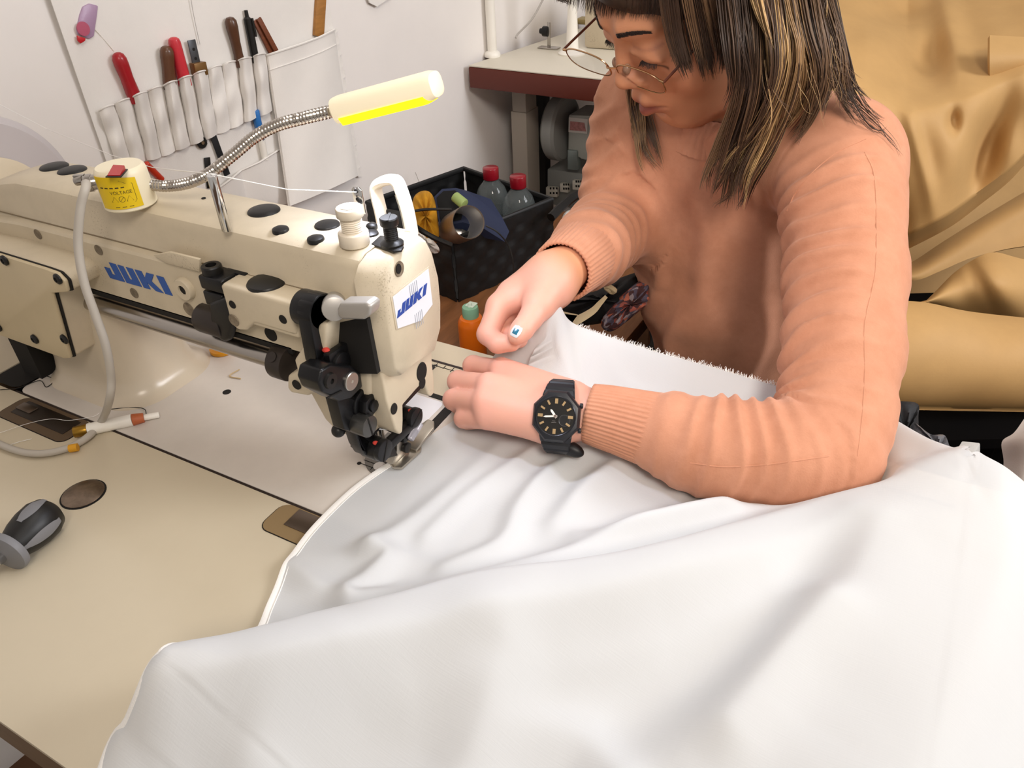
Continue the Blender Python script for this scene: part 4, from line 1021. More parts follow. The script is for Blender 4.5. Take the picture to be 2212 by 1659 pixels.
# pressed down where the arm, elbow and hand rest on it
dz = np.zeros_like(Z)
for i_ in range(0, NU):
    for j_ in range(0, NV):
        x_, y_ = X[i_, j_], Y[i_, j_]
        if .045 < x_ < .47 and .03 < y_ < .26 and not (x_ < .125 and y_ > .105):
            for t_ in (BVS, BVB):
                h_ = t_.ray_cast(Vector((x_, y_, -.06)), Vector((0, 0, 1)), .30)
                if h_[0] is not None and h_[0].z - .0018 < Z[i_, j_] + dz[i_, j_]: dz[i_, j_] = max(.0012, h_[0].z - .0018) - Z[i_, j_]
d0 = dz.copy()
for _ in range(30): dz = np.minimum(d0, blur(dz, 1))
Z = np.maximum(Z + dz, .0012)
# over the near and the far edge of the table the cloth hangs down
Z = np.where(Y < -.318, Z - np.clip((-.318 - Y), 0, 1) * 1.6, Z)
vs = np.stack([X, Y, Z], -1).reshape(-1, 3)
I = np.arange(NU * NV).reshape(NU, NV); qd = np.stack([I[:-1, :-1], I[1:, :-1], I[1:, 1:], I[:-1, 1:]], -1).reshape(-1, 4)
cl_ = thing('white_fabric', 'large sheet of white cotton fabric being sewn, spread in folds over the table', 'fabric', (.35, -.05, 0))
npmesh('sheet', vs, qd, m_cloth, cl_)
# rolled hem along the left edge
m_hem = mat('white_hem', 'f4f2ee', .7, bump=.3, bscale=900.)
hp = np.stack([X[0], Y[0], Z[0]], -1); sel = hp[(hp[:, 1] > -.345) & (hp[:, 1] < .02)]
a = MB(); a.tube([Vector(p) + V(.0022, 0, .0006) for p in sel[::2]], .0024, 8, True, .22, False, (1, 0, 0)); a.build('hem', m_hem, cl_)
a = MB(); a.tube([Vector(p) + V(.0055, 0, .0007) for p in sel[::2]], .0005, 6); a.build('stitch_line', m_hem, cl_)
# frayed far edge
a = MB(); fr = [(px, py) for px, py in zip(np.linspace(1275, 1700, 430), np.interp(np.linspace(1275, 1700, 430), [1275, 1330, 1500, 1700], [722, 742, 792, 838]))]
tz = np.interp
for px, py in fr:
    j = int(np.argmin(np.abs(X[:, -1] - az(px, py, .04).x))); p = V(X[j, -1], Y[j, -1], Z[j, -1]) + V(rnd.uniform(-.0015, .0015), rnd.uniform(-.001, 0), 0)
    L = rnd.uniform(.0015, .006); d = V(rnd.uniform(-.5, .3), 1., rnd.uniform(-.2, .9)).normalized()
    a.tube([p, p + d * L * .6, p + d * L + V(rnd.uniform(-.001, .001), 0, -.0008)], [.00026, .0002, .0001], 4)
a.build('frayed_edge', m_hem, cl_)
# ================================================================ hair
m_hair = bpy.data.materials.new('streaked_hair'); m_hair.use_nodes = True; nt = m_hair.node_tree; pb = nt.nodes['Principled BSDF']
vc = nt.nodes.new('ShaderNodeVertexColor'); vc.layer_name = 'tint'; nt.links.new(vc.outputs['Color'], pb.inputs['Base Color'])
pb.inputs['Roughness'].default_value = .42; pb.inputs['Specular IOR Level'].default_value = .45
HCOL = [np.array(lin(c)[:3]) for c in ('3a2a20', '4f3a2b', '6f553e', '927350', 'c09e6e', 'a3845c')]
class Strands:
    def __init__(s): s.v = []; s.q = []; s.c = []; s.n = 0
    def add(s, P, r, col, n=4):
        P = np.asarray(P, float); m = len(P)
        tg = np.gradient(P, axis=0); tg /= np.maximum(np.linalg.norm(tg, axis=1, keepdims=True), 1e-9)
        ref = np.array([.3, .8, .52]); a_ = np.cross(tg, ref); a_ /= np.maximum(np.linalg.norm(a_, axis=1, keepdims=True), 1e-9); b_ = np.cross(tg, a_)
        rr = r * np.concatenate([np.full(m - 5, 1.), [.92, .78, .58, .36, .1]]) if m > 5 else np.full(m, r)
        th = np.arange(n) * 2 * PI / n
        V_ = P[:, None] + rr[:, None, None] * (a_[:, None] * np.cos(th)[None, :, None] + b_[:, None] * np.sin(th)[None, :, None])
        I = s.n + np.arange(m * n).reshape(m, n)
        s.q.append(np.stack([I[:-1], np.roll(I, -1, 1)[:-1], np.roll(I, -1, 1)[1:], I[1:]], -1).reshape(-1, 4))
        s.v.append(V_.reshape(-1, 3)); s.c.append(np.tile(np.append(col, 1.), (m * n, 1))); s.n += m * n
    def build(s, name, parent): return npmesh(name, np.concatenate(s.v), np.concatenate(s.q), m_hair, parent, np.concatenate(s.c))
hr = np.random.RandomState(11)
def depth_of(p): return (RC.transposed() @ (p - CAM)).z
def surf_depth(px, py, only_s=False):
    d = ray(px, py).normalized(); best = 9.
    for t_ in ((BVS,) if only_s else (BVB, BVS)):
        h = t_.ray_cast(CAM, d)
        if h[0] is not None: best = min(best, depth_of(h[0]))
    return best
def lock(S, ctrl, n, sp0, sp1, dsp, r=.00045, pal=(0, 1, 1, 2), cling=None, cut=.16, wave=8., clamp=True, lift=0.):
    """n hairs along a guide; spread in the picture plane sp0 to sp1 (pixels), in depth dsp"""
    C_ = np.array(crom(ctrl, 5)); m = len(C_); t = np.linspace(0, 1, m)
    tg = np.gradient(C_[:, :2], axis=0); tg /= np.linalg.norm(tg, axis=1, keepdims=True); nr = np.stack([-tg[:, 1], tg[:, 0]], 1)
    nc = max(3, n // 11); cl = [(np.clip(hr.randn() * .55, -1.1, 1.1), hr.uniform(-1, 1), 1 - cut * 1.6 * hr.rand(), hr.uniform(3, 8), hr.uniform(0, 6), wave * hr.uniform(.6, 2.4), pal[hr.randint(len(pal))], .0015 + .010 * hr.rand()) for _ in range(nc)]
    for i in range(n):
        ca, cb, ck, cf, cp, cw, cc, off = cl[hr.randint(nc)]
        ja, jb = hr.normal(0, 1), hr.uniform(-1, 1); k = max(8, int(m * max(.4, ck - .10 * hr.rand())))
        sp = (sp0 + (sp1 - sp0) * t) * ca + cw * np.sin(t * cf + cp) * t + ja * (6.5 - 4.2 * t) + 5 * hr.randn() * max(0, t[-1]) * t ** 4 * (hr.rand() < .25)
        px = C_[:, 0] + nr[:, 0] * sp; py = C_[:, 1] + nr[:, 1] * sp; D = C_[:, 2] + dsp * cb * (.4 + .6 * t) + .003 * jb
        pts = []; lim = 9.
        for j in range(k):
            d_ = D[j]
            if clamp and (j % 2 == 0 or j == k - 1):
                sd = surf_depth(px[j], py[j], clamp == 'S'); lim = sd - off - lift
            if clamp: d_ = min(d_, lim) if cling is None else (lim if lim < 5 else d_)
            pts.append(d_)
        pts = np.array(pts)
        if len(pts) > 4: pts = np.convolve(np.pad(pts, 2, 'edge'), [.1, .2, .4, .2, .1], 'valid')
        P = [list(ad(px[j], py[j], pts[j])) for j in range(k)]
        c = HCOL[cc if hr.rand() < .8 else pal[hr.randint(len(pal))]] * hr.uniform(.75, 1.25)
        S.add(P, r * hr.uniform(.7, 1.35), c)
# scalp layer that the strands lie on
Hc = Vol(HC - .17, HC + .17, .003)
def Ec(c, r, k=.02, sub=False): Hc.ell(hd(*c), np.array(r) * HS, HR, k, sub)
Ec((0, -.018, .044), (.0795, .098, .0865)); Ec((0, -.062, -.035), (.070, .045, .085), .04)
Hc.ell(hd(0, .105, -.058), np.array([.10, .105, .105]) * HS, HR, .015, True)
for s_ in (-1, 1): Hc.ell(hd(s_ * .075, .035, -.065), np.array([.05, .055, .045]) * HS, HR, .02, True)
hv, hq = Hc.mesh(); hc_ = np.tile(np.append(HCOL[0], 1.), (len(hv), 1))
hc_[:, :3] *= (.7 + .9 * n3(hv @ HR * np.array([1, .25, 1]), 260.))[:, None]
hb = npmesh('hair', hv, hq, m_hair, pe, hc_)
S = Strands()
DK = (0, 0, 0, 1); MD = (0, 1, 1, 2, 2); BL = (0, 1, 2, 3, 3, 4); LT = (2, 3, 4, 4, 5)
# back and side lengths
lock(S, [(1600, -160, .66), (1625, 60, .655), (1625, 200, .68), (1590, 320, .735), (1562, 400, .765), (1545, 455, .785)], 300, 34, 26, .03, pal=MD)
lock(S, [(1650, -160, .65), (1690, 60, .65), (1690, 180, .675), (1650, 290, .725), (1605, 380, .755), (1590, 468, .775)], 300, 34, 24, .03, pal=BL)
lock(S, [(1700, -160, .655), (1740, 40, .65), (1760, 150, .665), (1735, 240, .70), (1690, 310, .73)], 300, 34, 32, .02, pal=BL)
lock(S, [(1740, -160, .67), (1785, 40, .665), (1815, 140, .675), (1830, 205, .69), (1880, 262, .69)], 200, 24, 22, .015, pal=MD)
lock(S, [(1570, -160, .645), (1590, 20, .64), (1600, 110, .645), (1605, 190, .67), (1575, 262, .705)], 260, 26, 26, .02, pal=(0, 0, 1, 1))
lock(S, [(1640, -100, .645), (1660, 60, .64), (1665, 160, .655), (1630, 260, .70), (1560, 350, .75), (1512, 440, .785)], 140, 30, 16, .02, pal=BL)
lock(S, [(1760, -60, .67), (1800, 90, .665), (1780, 190, .68), (1760, 270, .69)], 160, 26, 34, .012, pal=MD)
lock(S, [(1680, -160, .645), (1700, 0, .64), (1720, 110, .645), (1690, 220, .68), (1660, 330, .73)], 60, 22, 18, .01, r=.0006, pal=LT)
lock(S, [(1600, -160, .635), (1640, -20, .63), (1668, 90, .635), (1690, 160, .65)], 50, 10, 14, .01, r=.0006, pal=LT)
lock(S, [(1800, 120, .67), (1850, 215, .68), (1900, 262, .69), (1925, 268, .69)], 24, 16, 14, .01, r=.0003, pal=DK, clamp=False)
lock(S, [(1850, 230, .688), (1900, 275, .69), (1935, 318, .695), (1946, 372, .70)], 7, 9, 5, .004, r=.0003, pal=DK)
lock(S, [(1610, 330, .74), (1590, 420, .765), (1575, 470, .775)], 30, 26, 30, .01, r=.0003, pal=MD)
# loose flyaway hairs
for _ in range(46):
    x0_ = hr.uniform(1640, 1815); y0_ = hr.uniform(-20, 150); L_ = hr.uniform(90, 190); bx = hr.uniform(-20, 70)
    lock(S, [(x0_, y0_, .652), (x0_ + bx * .2, y0_ + L_ * .4, .656), (x0_ + bx * .6, y0_ + L_ * .75, .665), (x0_ + bx * 1.3, y0_ + L_, .675)], 2, 4, 16, .008, r=.00026, pal=(1, 2, 3, 4), clamp=True, wave=14)
# far side of the neck
lock(S, [(1372, 150, .80), (1380, 240, .85), (1398, 320, .865), (1420, 388, .855)], 90, 14, 14, .01, pal=(1, 2, 2, 3), clamp='S')
lock(S, [(1362, 190, .84), (1372, 280, .86), (1398, 360, .86)], 40, 12, 12, .01, pal=(2, 3), clamp='S')
# fringe and face-framing side lock, lying on the skin
hair_b = S.build('hair_lengths', hb)
S = Strands()
tipx = np.interp
for i in range(520):
    x1 = hr.uniform(1222, 1452); yt = np.interp(x1, [1222, 1250, 1290, 1335, 1400, 1452], [8, 18, 34, 34, 38, 40]) + hr.normal(0, 5)
    x0_ = x1 + 26 + hr.normal(0, 6); off = hr.uniform(.002, .012); P = []
    dl = None
    for t in np.linspace(0, 1, 12):
        px = x0_ + (x1 - x0_) * t ** 1.3; py = -190 + (yt + 190) * t
        d = ray(px, py).normalized(); h = BVB.ray_cast(CAM, d); D = depth_of(h[0]) if h[0] is not None else (dl if dl else .76)
        dl = D; P.append(list(ad(px, py, D - off * (1 - .5 * t))))
    S.add(P, .00045 * hr.uniform(.7, 1.4), HCOL[(0, 0, 0, 1)[hr.randint(4)]] * hr.uniform(.8, 1.2))
lock(S, [(1430, -170, .66), (1450, -20, .66), (1462, 70, .66), (1478, 130, .665), (1496, 178, .67)], 240, 20, 13, .0, pal=DK, cling=1, cut=.10, wave=2, lift=.011)
lock(S, [(1470, -170, .66), (1492, -20, .66), (1508, 70, .66), (1520, 130, .665), (1532, 186, .67)], 460, 22, 18, .0, pal=(0, 0, 1, 2), cling=1, cut=.2, wave=2, lift=.011)
lock(S, [(1520, -170, .66), (1545, -20, .655), (1562, 60, .655), (1572, 120, .66), (1566, 172, .665)], 420, 26, 24, .0, pal=MD, cling=1, cut=.2, wave=2, lift=.011)
lock(S, [(1490, -170, .65), (1515, -30, .65), (1535, 50, .65), (1540, 120, .655)], 50, 14, 8, .0, r=.0006, pal=LT, cling=1, wave=2)
lock(S, [(1448, -20, .66), (1455, 60, .66), (1462, 110, .66), (1458, 142, .66)], 50, 10, 8, .0, pal=(1, 2), cling=1, wave=2)
lock(S, [(1218, -40, .79), (1215, -10, .79), (1222, 18, .79)], 60, 16, 14, .01, pal=DK, clamp=False)
S.build('fringe', hb)

# ================================================================ glasses
gl = thing('eyeglasses', 'thin gold wire eyeglasses slid down the nose of the person', 'glasses', tuple(hd(0, .10, -.01)))
m_gold = mat('gold_wire', 'c9a27a', .25, 1.); m_lens = mat('lens_glass', 'f4f4f6', .03, trans=1., ior=1.12, spec=.5)
GP = (.0984, -.0056, .0327, .0275, .0140, .0228, .2323, .1591, .0025)
def glp(side, ang, k=1., dz=0.):
    cy, cz, sep, w_, h_, tl, yw, rl, sx = GP
    x = math.copysign(abs(math.cos(ang)) ** .75, math.cos(ang)) * w_ * k; z = math.copysign(abs(math.sin(ang)) ** .75, math.sin(ang)) * h_ * k
    l = np.array([side * (sep + x), dz, z])
    l = np.array([l[0], math.cos(tl) * l[1] - math.sin(tl) * l[2], math.sin(tl) * l[1] + math.cos(tl) * l[2]])
    l = np.array([math.cos(yw) * l[0] - math.sin(yw) * l[1], math.sin(yw) * l[0] + math.cos(yw) * l[1], l[2]])
    l = np.array([math.cos(rl) * l[0] - math.sin(rl) * l[2], l[1], math.sin(rl) * l[0] + math.cos(rl) * l[2]])
    return Vector(hd(*(l + np.array([sx, cy + .003, cz]))))
for s_ in (-1, 1):
    a = MB(); a.tube([glp(s_, 2 * PI * k / 48) for k in range(48)], .0008, 8, closed=True); rim = a.build('rim', m_gold, gl)
    n_ = 48; a = MB(); ring0 = [glp(s_, 2 * PI * k / n_, .985, .0006) for k in range(n_)]; ring1 = [glp(s_, 2 * PI * k / n_, .985, -.0006) for k in range(n_)]
    a.loft([ring0, ring1]); a.build('lens', m_lens, rim)
    h0 = glp(s_, math.radians(28), 1.0); h1 = glp(s_, math.radians(20), 1.14); ear = Vector(hd(s_ * .0765, -.005, .012)); mid = Vector(hd(s_ * .0715, .050, .004))
    a = MB(); a.tube([h0, h1], .0013, 8); a.build('hinge', m_gold, gl)
    a = MB(); a.tube(cromv([h1, mid, ear, Vector(hd(s_ * .076, -.03, -.005))], 6), .0013, 8); a.build('temple', mat('brown_temple', '5a2a18', .3), gl)
    c_ = Vector(hd(s_ * .010, .094, -.006)); a = MB(); a.ell(c_, (.004, .004, .005), None, 14, 10); a.build('nose_pad', mat('pad_clear', 'c9a88e', .25, trans=.5), gl)
b0_ = glp(-1, math.radians(165)); b1_ = glp(1, math.radians(165)); bm_ = (b0_ + b1_) / 2 + Vector(HR @ np.array([0, .004, .0025]))
a = MB(); a.tube(cromv([b0_, bm_, b1_], 6), .0009, 8); a.build('bridge', m_gold, gl)
# necklace cord at the neck
# ================================================================ wristwatch
wc = D3(1211, 900, .6475); fa = Vector(WL - LW0).normalized(); fa = Vector((D3(1150, 885, .655) - D3(1290, 897, .644))).normalized()
nrm = (CAM - Vector(wc)); nrm = (nrm - fa * nrm.dot(fa)).normalized(); vv = nrm.cross(fa); vv = -vv if vv.z < 0 and vv.y < 0 else vv
if (RC.transposed() @ vv).y > 0: vv = -vv          # vv points to twelve o'clock
ww = vv.cross(nrm)                                   # towards three o'clock
wt = thing('wristwatch', 'black octagonal wristwatch with gold markers strapped to the left wrist of the person', 'watch', tuple(wc))
m_wb = mat('navy_black_resin', '15171d', .38); m_wd = mat('watch_dial', '161412', .3)
O = Vector(wc) + nrm * .0225
def wp(x, y, z): return O + ww * x + vv * y + nrm * z
def octa(r, z, r2=None): return [wp(r * 1.0 * math.cos(math.radians(22.5 + 45 * k)), r * 1.08 * math.sin(math.radians(22.5 + 45 * k)), z) for k in range(8)]
a = MB(); a.loft([octa(.0200, -.005), octa(.0208, .0), octa(.0205, .005), octa(.0190, .0075), octa(.0165, .0080)], cap=True); cs_ = a.build('case', m_wb, wt, smooth=25)
a = MB(); a.lathe([(.0150, .0082), (.0158, .0088), (.0166, .0082)], O, nrm, 48); a.build('dial_ring', mat('dark_ring', '2b2b2f', .25, .6), cs_)
a = MB(); a.lathe([(0, .0080), (.0152, .0080), (.0152, .0083), (0, .0083)], O, nrm, 48); dl_ = a.build('dial', m_wd, wt)
m_mk = mat('gold_marker', 'd8b98c', .25, .8)
for k in range(12):
    t = math.radians(90 - 30 * k); big = k % 3 == 0
    a = MB(); c = wp(.0122 * math.cos(t), .0122 * math.sin(t), .0086); x_ = (ww * math.cos(t) + vv * math.sin(t)); y_ = nrm.cross(x_)
    hl, hw = (.0019, .0008) if not big else (.0020, .0012)
    a.prism([c + x_ * hl + y_ * hw, c - x_ * hl + y_ * hw, c - x_ * hl - y_ * hw, c + x_ * hl - y_ * hw], nrm * .0005); a.build('hour_marker', m_mk, dl_)
m_hd = mat('white_hand', 'e9e0d4', .3)
for t, L, w_ in ((math.radians(128), .0068, .0009), (math.radians(186), .0098, .0007)):
    x_ = (ww * math.cos(t) + vv * math.sin(t)); y_ = nrm.cross(x_); c = wp(0, 0, .0093)
    a = MB(); a.prism([c - x_ * .0015 + y_ * w_, c - x_ * .0015 - y_ * w_, c + x_ * L * .8 - y_ * w_, c + x_ * L, c + x_ * L * .8 + y_ * w_], nrm * .0004); a.build('watch_hand', m_hd, dl_)
a = MB(); a.lathe([(0, .0092), (.0013, .0092), (.0013, .0101), (0, .0101)], O, nrm, 16); a.build('centre_cap', mat('cap_grey', '7d716a', .4, .6), dl_)
a = MB(); c = wp(.0075, -.003, .0087); a.lathe([(.0042, 0), (.0045, .0003), (.0048, 0)], c, nrm, 28); a.build('sub_dial', mat('dark_ring2', '3b3a3a', .3), dl_)
a = MB()
for yy_, l_ in ((-.0040, .0024), (-.0052, .0040)): a.box(wp(-.001, yy_, .0086), (l_, .0004, .0004), Matrix((ww, vv, nrm)).transposed())
a.build('dial_lettering', mat('dial_print', '6f6a66', .4), dl_)
for k, (y_, z_) in enumerate(((.010, -.001), (-.010, -.001))):
    a = MB(); c = wp(.0180, y_, .0005); a.cyl(c, c + ww * .0026, .0022, n=16, bev=.0004); a.build('button', m_wb, cs_)
# strap of ridged links around the wrist
def strap_ring(t0, t1, n):
    out = []
    for i in range(n):
        out.append(t0 + (t1 - t0) * i / (n - 1))
    return out
def spt(t, x, lift=0.):
    ex, ez = .0275 + lift, .0225 + lift
    return Vector(wc) + ww * x + vv * (ex * math.sin(t)) + nrm * (ez * math.cos(t))
for nm, t0, t1 in (('strap', .52, 2.75), ('strap', -.52, -2.75)):
    P0, P1 = [], []; ts = strap_ring(t0, t1, 40); rings = []
    for i, t in enumerate(ts):
        f = i / 39; wd = .0135 - .0045 * min(1, f * 2.2); lift = .0028 + (.0012 if (i % 5) else -.0002)
        rings.append([spt(t, -wd, .0003), spt(t, -wd, lift * .8), spt(t, -wd * .9, lift), spt(t, wd * .9, lift), spt(t, wd, lift * .8), spt(t, wd, .0003)])
    a = MB(); a.loft(rings); a.build(nm, m_wb, wt, smooth=20)
a = MB(); q = D3(1232, 969, .640); a.ell(q, (.0125, .006, .0065), Matrix.Rotation(.15, 3, 'Y'), 20, 12); a.build('strap_end', mat('black_resin', '0c0c10', .45), wt)
# ================================================================ gooseneck lamp standing on the machine
lb = az(284, 440, .2142)
lp = thing('gooseneck_lamp', 'cream gooseneck lamp with a red switch standing on top of the sewing machine', 'lamp', tuple(lb))
m_ivory = mat('ivory_lamp_plastic', 'ece2c6', .38)
LR, LH = .0200, .0315
a = MB(); a.lathe([(LR - .001, 0), (LR, .001), (LR, .002), (LR * .985, LH * .5), (LR * .97, LH - .005), (LR * .93, LH - .0018), (LR * .85, LH), (0, LH + .0004)], lb, (0, 0, 1), 56); base = a.build('base', m_ivory, lp)
tc_ = lb + V(-.002, -.002, LH)
a = MB(); rx = (az(270, 374, tc_.z) - az(228, 376, tc_.z)).normalized(); 
sw4 = [az(x, y, tc_.z + .0006) for x, y in ((228, 384), (247, 365), (277, 367), (262, 384))]
a.prism(sw4, (0, 0, .0008), bev=.0002); swf = a.build('switch_frame', m_blkpl, lp)
c4 = sum(sw4, Vector()) / 4; s4 = [c4 + (p - c4) * .80 for p in sw4]
a = MB(); a.prism([s4[0] + V(0, 0, .0006), s4[1] + V(0, 0, .0006), s4[2] + V(0, 0, .0006), s4[3] + V(0, 0, .0006)], (0, 0, 0), top=[s4[0] + V(0, 0, .0014), s4[1] + V(0, 0, .0040), s4[2] + V(0, 0, .0040), s4[3] + V(0, 0, .0014)]); a.build('switch', mat('red_rocker', 'b01a1e', .3, coat=.4), swf)
# warning sticker wrapped round the base
fc_a = math.atan2(CAM.y - lb.y, CAM.x - lb.x)
def cylp(u, v, off): t = fc_a - .38 + u / LR; return lb + V((LR * .99 + off) * math.cos(t), (LR * .99 + off) * math.sin(t), v)
m_yel = mat('yellow_sticker', 'e2c016', .45); m_ink = mat('sticker_ink', '3b3210', .6)
a = MB(); a.grid([[cylp(-.016 + .032 * i / 20, .0035 + (.0255 - .003 * max(0, (i - 11) / 9)) * j / 6, .0005) for j in range(7)] for i in range(21)], .0003); stk = a.build('warning_sticker', m_yel, lp)
def wrap(o, u0, v0, off=.0009):
    pass
def wtext(txt, size, u0, v0, name='sticker_lettering'):
    cu = bpy.data.curves.new('txt', 'FONT'); cu.body = txt; cu.size = size; cu.align_x = 'CENTER'; cu.align_y = 'CENTER'; o = bpy.data.objects.new('txt', cu); COL.objects.link(o)
    me0 = bpy.data.meshes.new_from_object(o.evaluated_get(bpy.context.evaluated_depsgraph_get())); bm = bmesh.new(); bm.from_mesh(me0)
    for v in bm.verts: v.co = cylp(u0 + v.co.x, v0 + v.co.y, .0009)
    bpy.data.objects.remove(o); bpy.data.curves.remove(cu); bpy.data.meshes.remove(me0); finish(name, bm, bpy.data.meshes.new(name), m_ink, stk)
wtext('VOLTAGE', .0036, .003, .0165)
def wline(pts, r=.00022, nm='sticker_print'):
    b = MB(); b.tube([cylp(u, v, .0007) for u, v in pts], r, 5); b.build(nm, m_ink, stk)
wline([(-.013, .0255), (.004, .0258), (.0075, .0235), (.0125, .0225), (.0125, .0095), (.011, .0078), (-.013, .0078)])
for u in (-.003, .0078): wline([(u - .0024, .0095), (u + .0024, .0095), (u, .0136), (u - .0024, .0095)])
wline([(.0024 + .0022 * math.cos(t), .0114 + .0022 * math.sin(t)) for t in [2 * PI * k / 14 for k in range(15)]]); wline([(.001, .010), (.0038, .0128)])
for k in range(5): wline([(-.012 + .004 * k, .0205), (-.0095 + .004 * k, .0205)], .0005)
for k in range(3): wline([(-.004 + .005 * k, .0052), (-.001 + .005 * k, .0052)], .0003)
# cord clamp
cl0 = cylp(0, .022, 0); side = V(math.cos(fc_a - 1.75), math.sin(fc_a - 1.75), 0)
n0 = lb + side * LR * .9 + V(0, 0, .021)
a = MB(); a.cyl(n0, n0 + side * .010, .0058, n=24, bev=.0006); a.cyl(n0 + side * .004, n0 + side * .0075, .0068, n=24); clamp = a.build('hose_clamp', m_steel, lp)
a = MB(); b0 = n0 + side * .006 + V(-.005, -.001, .002); a.cyl(b0, b0 + V(-.006, -.003, -.001), .0036, n=12, bev=.0005); a.box(b0 + V(-.004, 0, .003), (.008, .004, .0012), Matrix.Rotation(.5, 3, 'Z')); a.build('clamp_screw', m_steel, clamp)
# power cord
pts = [n0 + side * .009, ay(186, 402, -.062), ay(174, 450, -.072), ay(169, 530, -.082), ay(182, 610, -.090), ay(206, 680, -.094), ay(228, 745, -.097), ay(240, 815, -.100), ay(236, 865, -.104), az(220, 908, .012), az(188, 945, .005), az(140, 970, .0042), az(80, 980, .0042), az(20, 968, .0042), az(-60, 930, .0042)]
a = MB(); a.tube(cromv(pts, 8), .0033, 12); cord = a.build('power_cord', mat('grey_cord', 'b5aea4', .45), lp)
a = MB(); cc = cromv([pts[-4], pts[-5]], 6); q0 = az(168, 966, .0044); q1 = az(150, 969, .0042); a.cyl(q0, q1, .0037, n=16); a.build('cord_tape', mat('amber_tape', 'd79a1c', .5), cord)
# gooseneck of wound steel
g0 = V(math.cos(fc_a + 1.15), math.sin(fc_a + 1.15), 0); st = lb + g0 * LR * .9 + V(0, 0, .0165)
st = ad(306, 399, depth_of(lb) - .004)
a = MB(); a.cyl(lb + V(.004, .0, .019), ad(322, 399, depth_of(lb) - .004), .0068, .0058, n=24, bev=.001); a.build('neck_socket', m_ivory, lp)
dl0 = depth_of(lb)
gp = [(318, 399, dl0 - .004), (362, 402, dl0 - .010), (410, 394, dl0 - .02), (455, 372, dl0 - .03), (505, 333, dl0 - .042), (550, 296, dl0 - .053), (600, 270, dl0 - .064), (660, 254, dl0 - .075), (735, 236, dl0 - .088)]
gc = cromv([ad(*p) for p in gp], 40); P = []; R_ = []
acc = 0.
for i, p in enumerate(gc):
    if i: acc += (p - gc[i - 1]).length
    P.append(p); R_.append(.0040 + .0006 * math.cos(2 * PI * acc / .0030))
a = MB(); a.tube(P, R_, 14); a.build('gooseneck', mat('wound_steel', 'b9b2aa', .2, 1.), lp)
# lamp head: rounded cream bar with a lit yellow diffuser below
h0 = ad(728, 238, dl0 - .087); h1 = ad(947, 180, dl0 - .125); hx = (h1 - h0).normalized(); hz = (V(0, 0, 1) - hx * hx.z).normalized(); hy = hz.cross(hx); HL = (h1 - h0).length
def hp_(x, y, z): return h0 + hx * x + hy * y + hz * z
def sect(x, ry, rz): return [hp_(x, ry * math.copysign(abs(math.cos(t)) ** .7, math.cos(t)), rz * math.copysign(abs(math.sin(t)) ** .7, math.sin(t))) for t in [2 * PI * k / 28 for k in range(28)]]
a = MB(); a.loft([sect(0, .006, .006), sect(.0008, .0088, .0086), sect(.004, .0092, .009), sect(HL - .006, .0098, .0088), sect(HL - .0015, .0088, .0076), sect(HL, .006, .005)]); hd_ = a.build('lamp_head', mat('cream_diffuser', 'f3ead2', .35, emit='ffe9b8', estr=.25), lp)
a = MB(); a.cyl(hp_(-.003, 0, 0), hp_(.002, 0, 0), .0055, n=24, bev=.0008); a.build('head_collar', m_ivory, lp)
a = MB(); a.loft([[hp_(x, y, -.0042) for x, y in rrect(.003, -.0096, HL - .006, .0096, .004)], [hp_(x, y, -.0095) for x, y in rrect(.004, -.0084, HL - .007, .0084, .004)]]); a.build('lamp_diffuser', mat('lit_yellow', 'ffe21a', .4, emit='ffdc10', estr=1.3), hd_)
LAMP_MID = hp_(HL * .55, 0, -.014); LAMP_DIR = -hz
# ================================================================ tool organiser on the wall
og = thing('tool_organizer', 'white canvas pocket panel hanging on the wall, filled with hand tools', 'tool organizer', tuple(wall(480, 300)))
m_cv = mat('white_canvas', 'ece8e3', .85, bump=.25, bscale=500., var=.03, vscale=20.)
def wgrid(tl, tr, bl, br, nu, nv, off, jag=0.):
    P = []
    for i in range(nu + 1):
        u = i / nu; row = []
        for j in range(nv + 1):
            v = j / nv
            x = (tl[0] * (1 - u) + tr[0] * u) * (1 - v) + (bl[0] * (1 - u) + br[0] * u) * v; y = (tl[1] * (1 - u) + tr[1] * u) * (1 - v) + (bl[1] * (1 - u) + br[1] * u) * v
            row.append(wall(x, y, off(u, v)))
        P.append(row)
    return P
a = MB(); a.grid(wgrid((20, -260), (655, -330), (272, 470), (775, 380), 60, 60, lambda u, v: .007 + .003 * math.sin(u * 9 + v * 3) * math.sin(v * 5) + .004 * (u > .9) * (u - .9) * 10), .0012); a.build('backing_sheet', m_cv, og)
def poly(pts, s):
    s = min(max(s, 0), 1) * (len(pts) - 1); i = min(int(s), len(pts) - 2); f = s - i
    return (pts[i][0] * (1 - f) + pts[i + 1][0] * f, pts[i][1] * (1 - f) + pts[i + 1][1] * f)
topP = [(213, 240), (248, 226), (283, 212), (318, 198), (352, 186), (384, 174), (416, 163), (448, 152), (480, 141), (512, 132), (545, 124), (574, 116)]
botP = [(248, 345), (284, 352), (318, 346), (350, 338), (380, 325), (412, 313), (441, 302), (470, 289), (498, 278), (528, 264), (558, 251), (588, 239)]
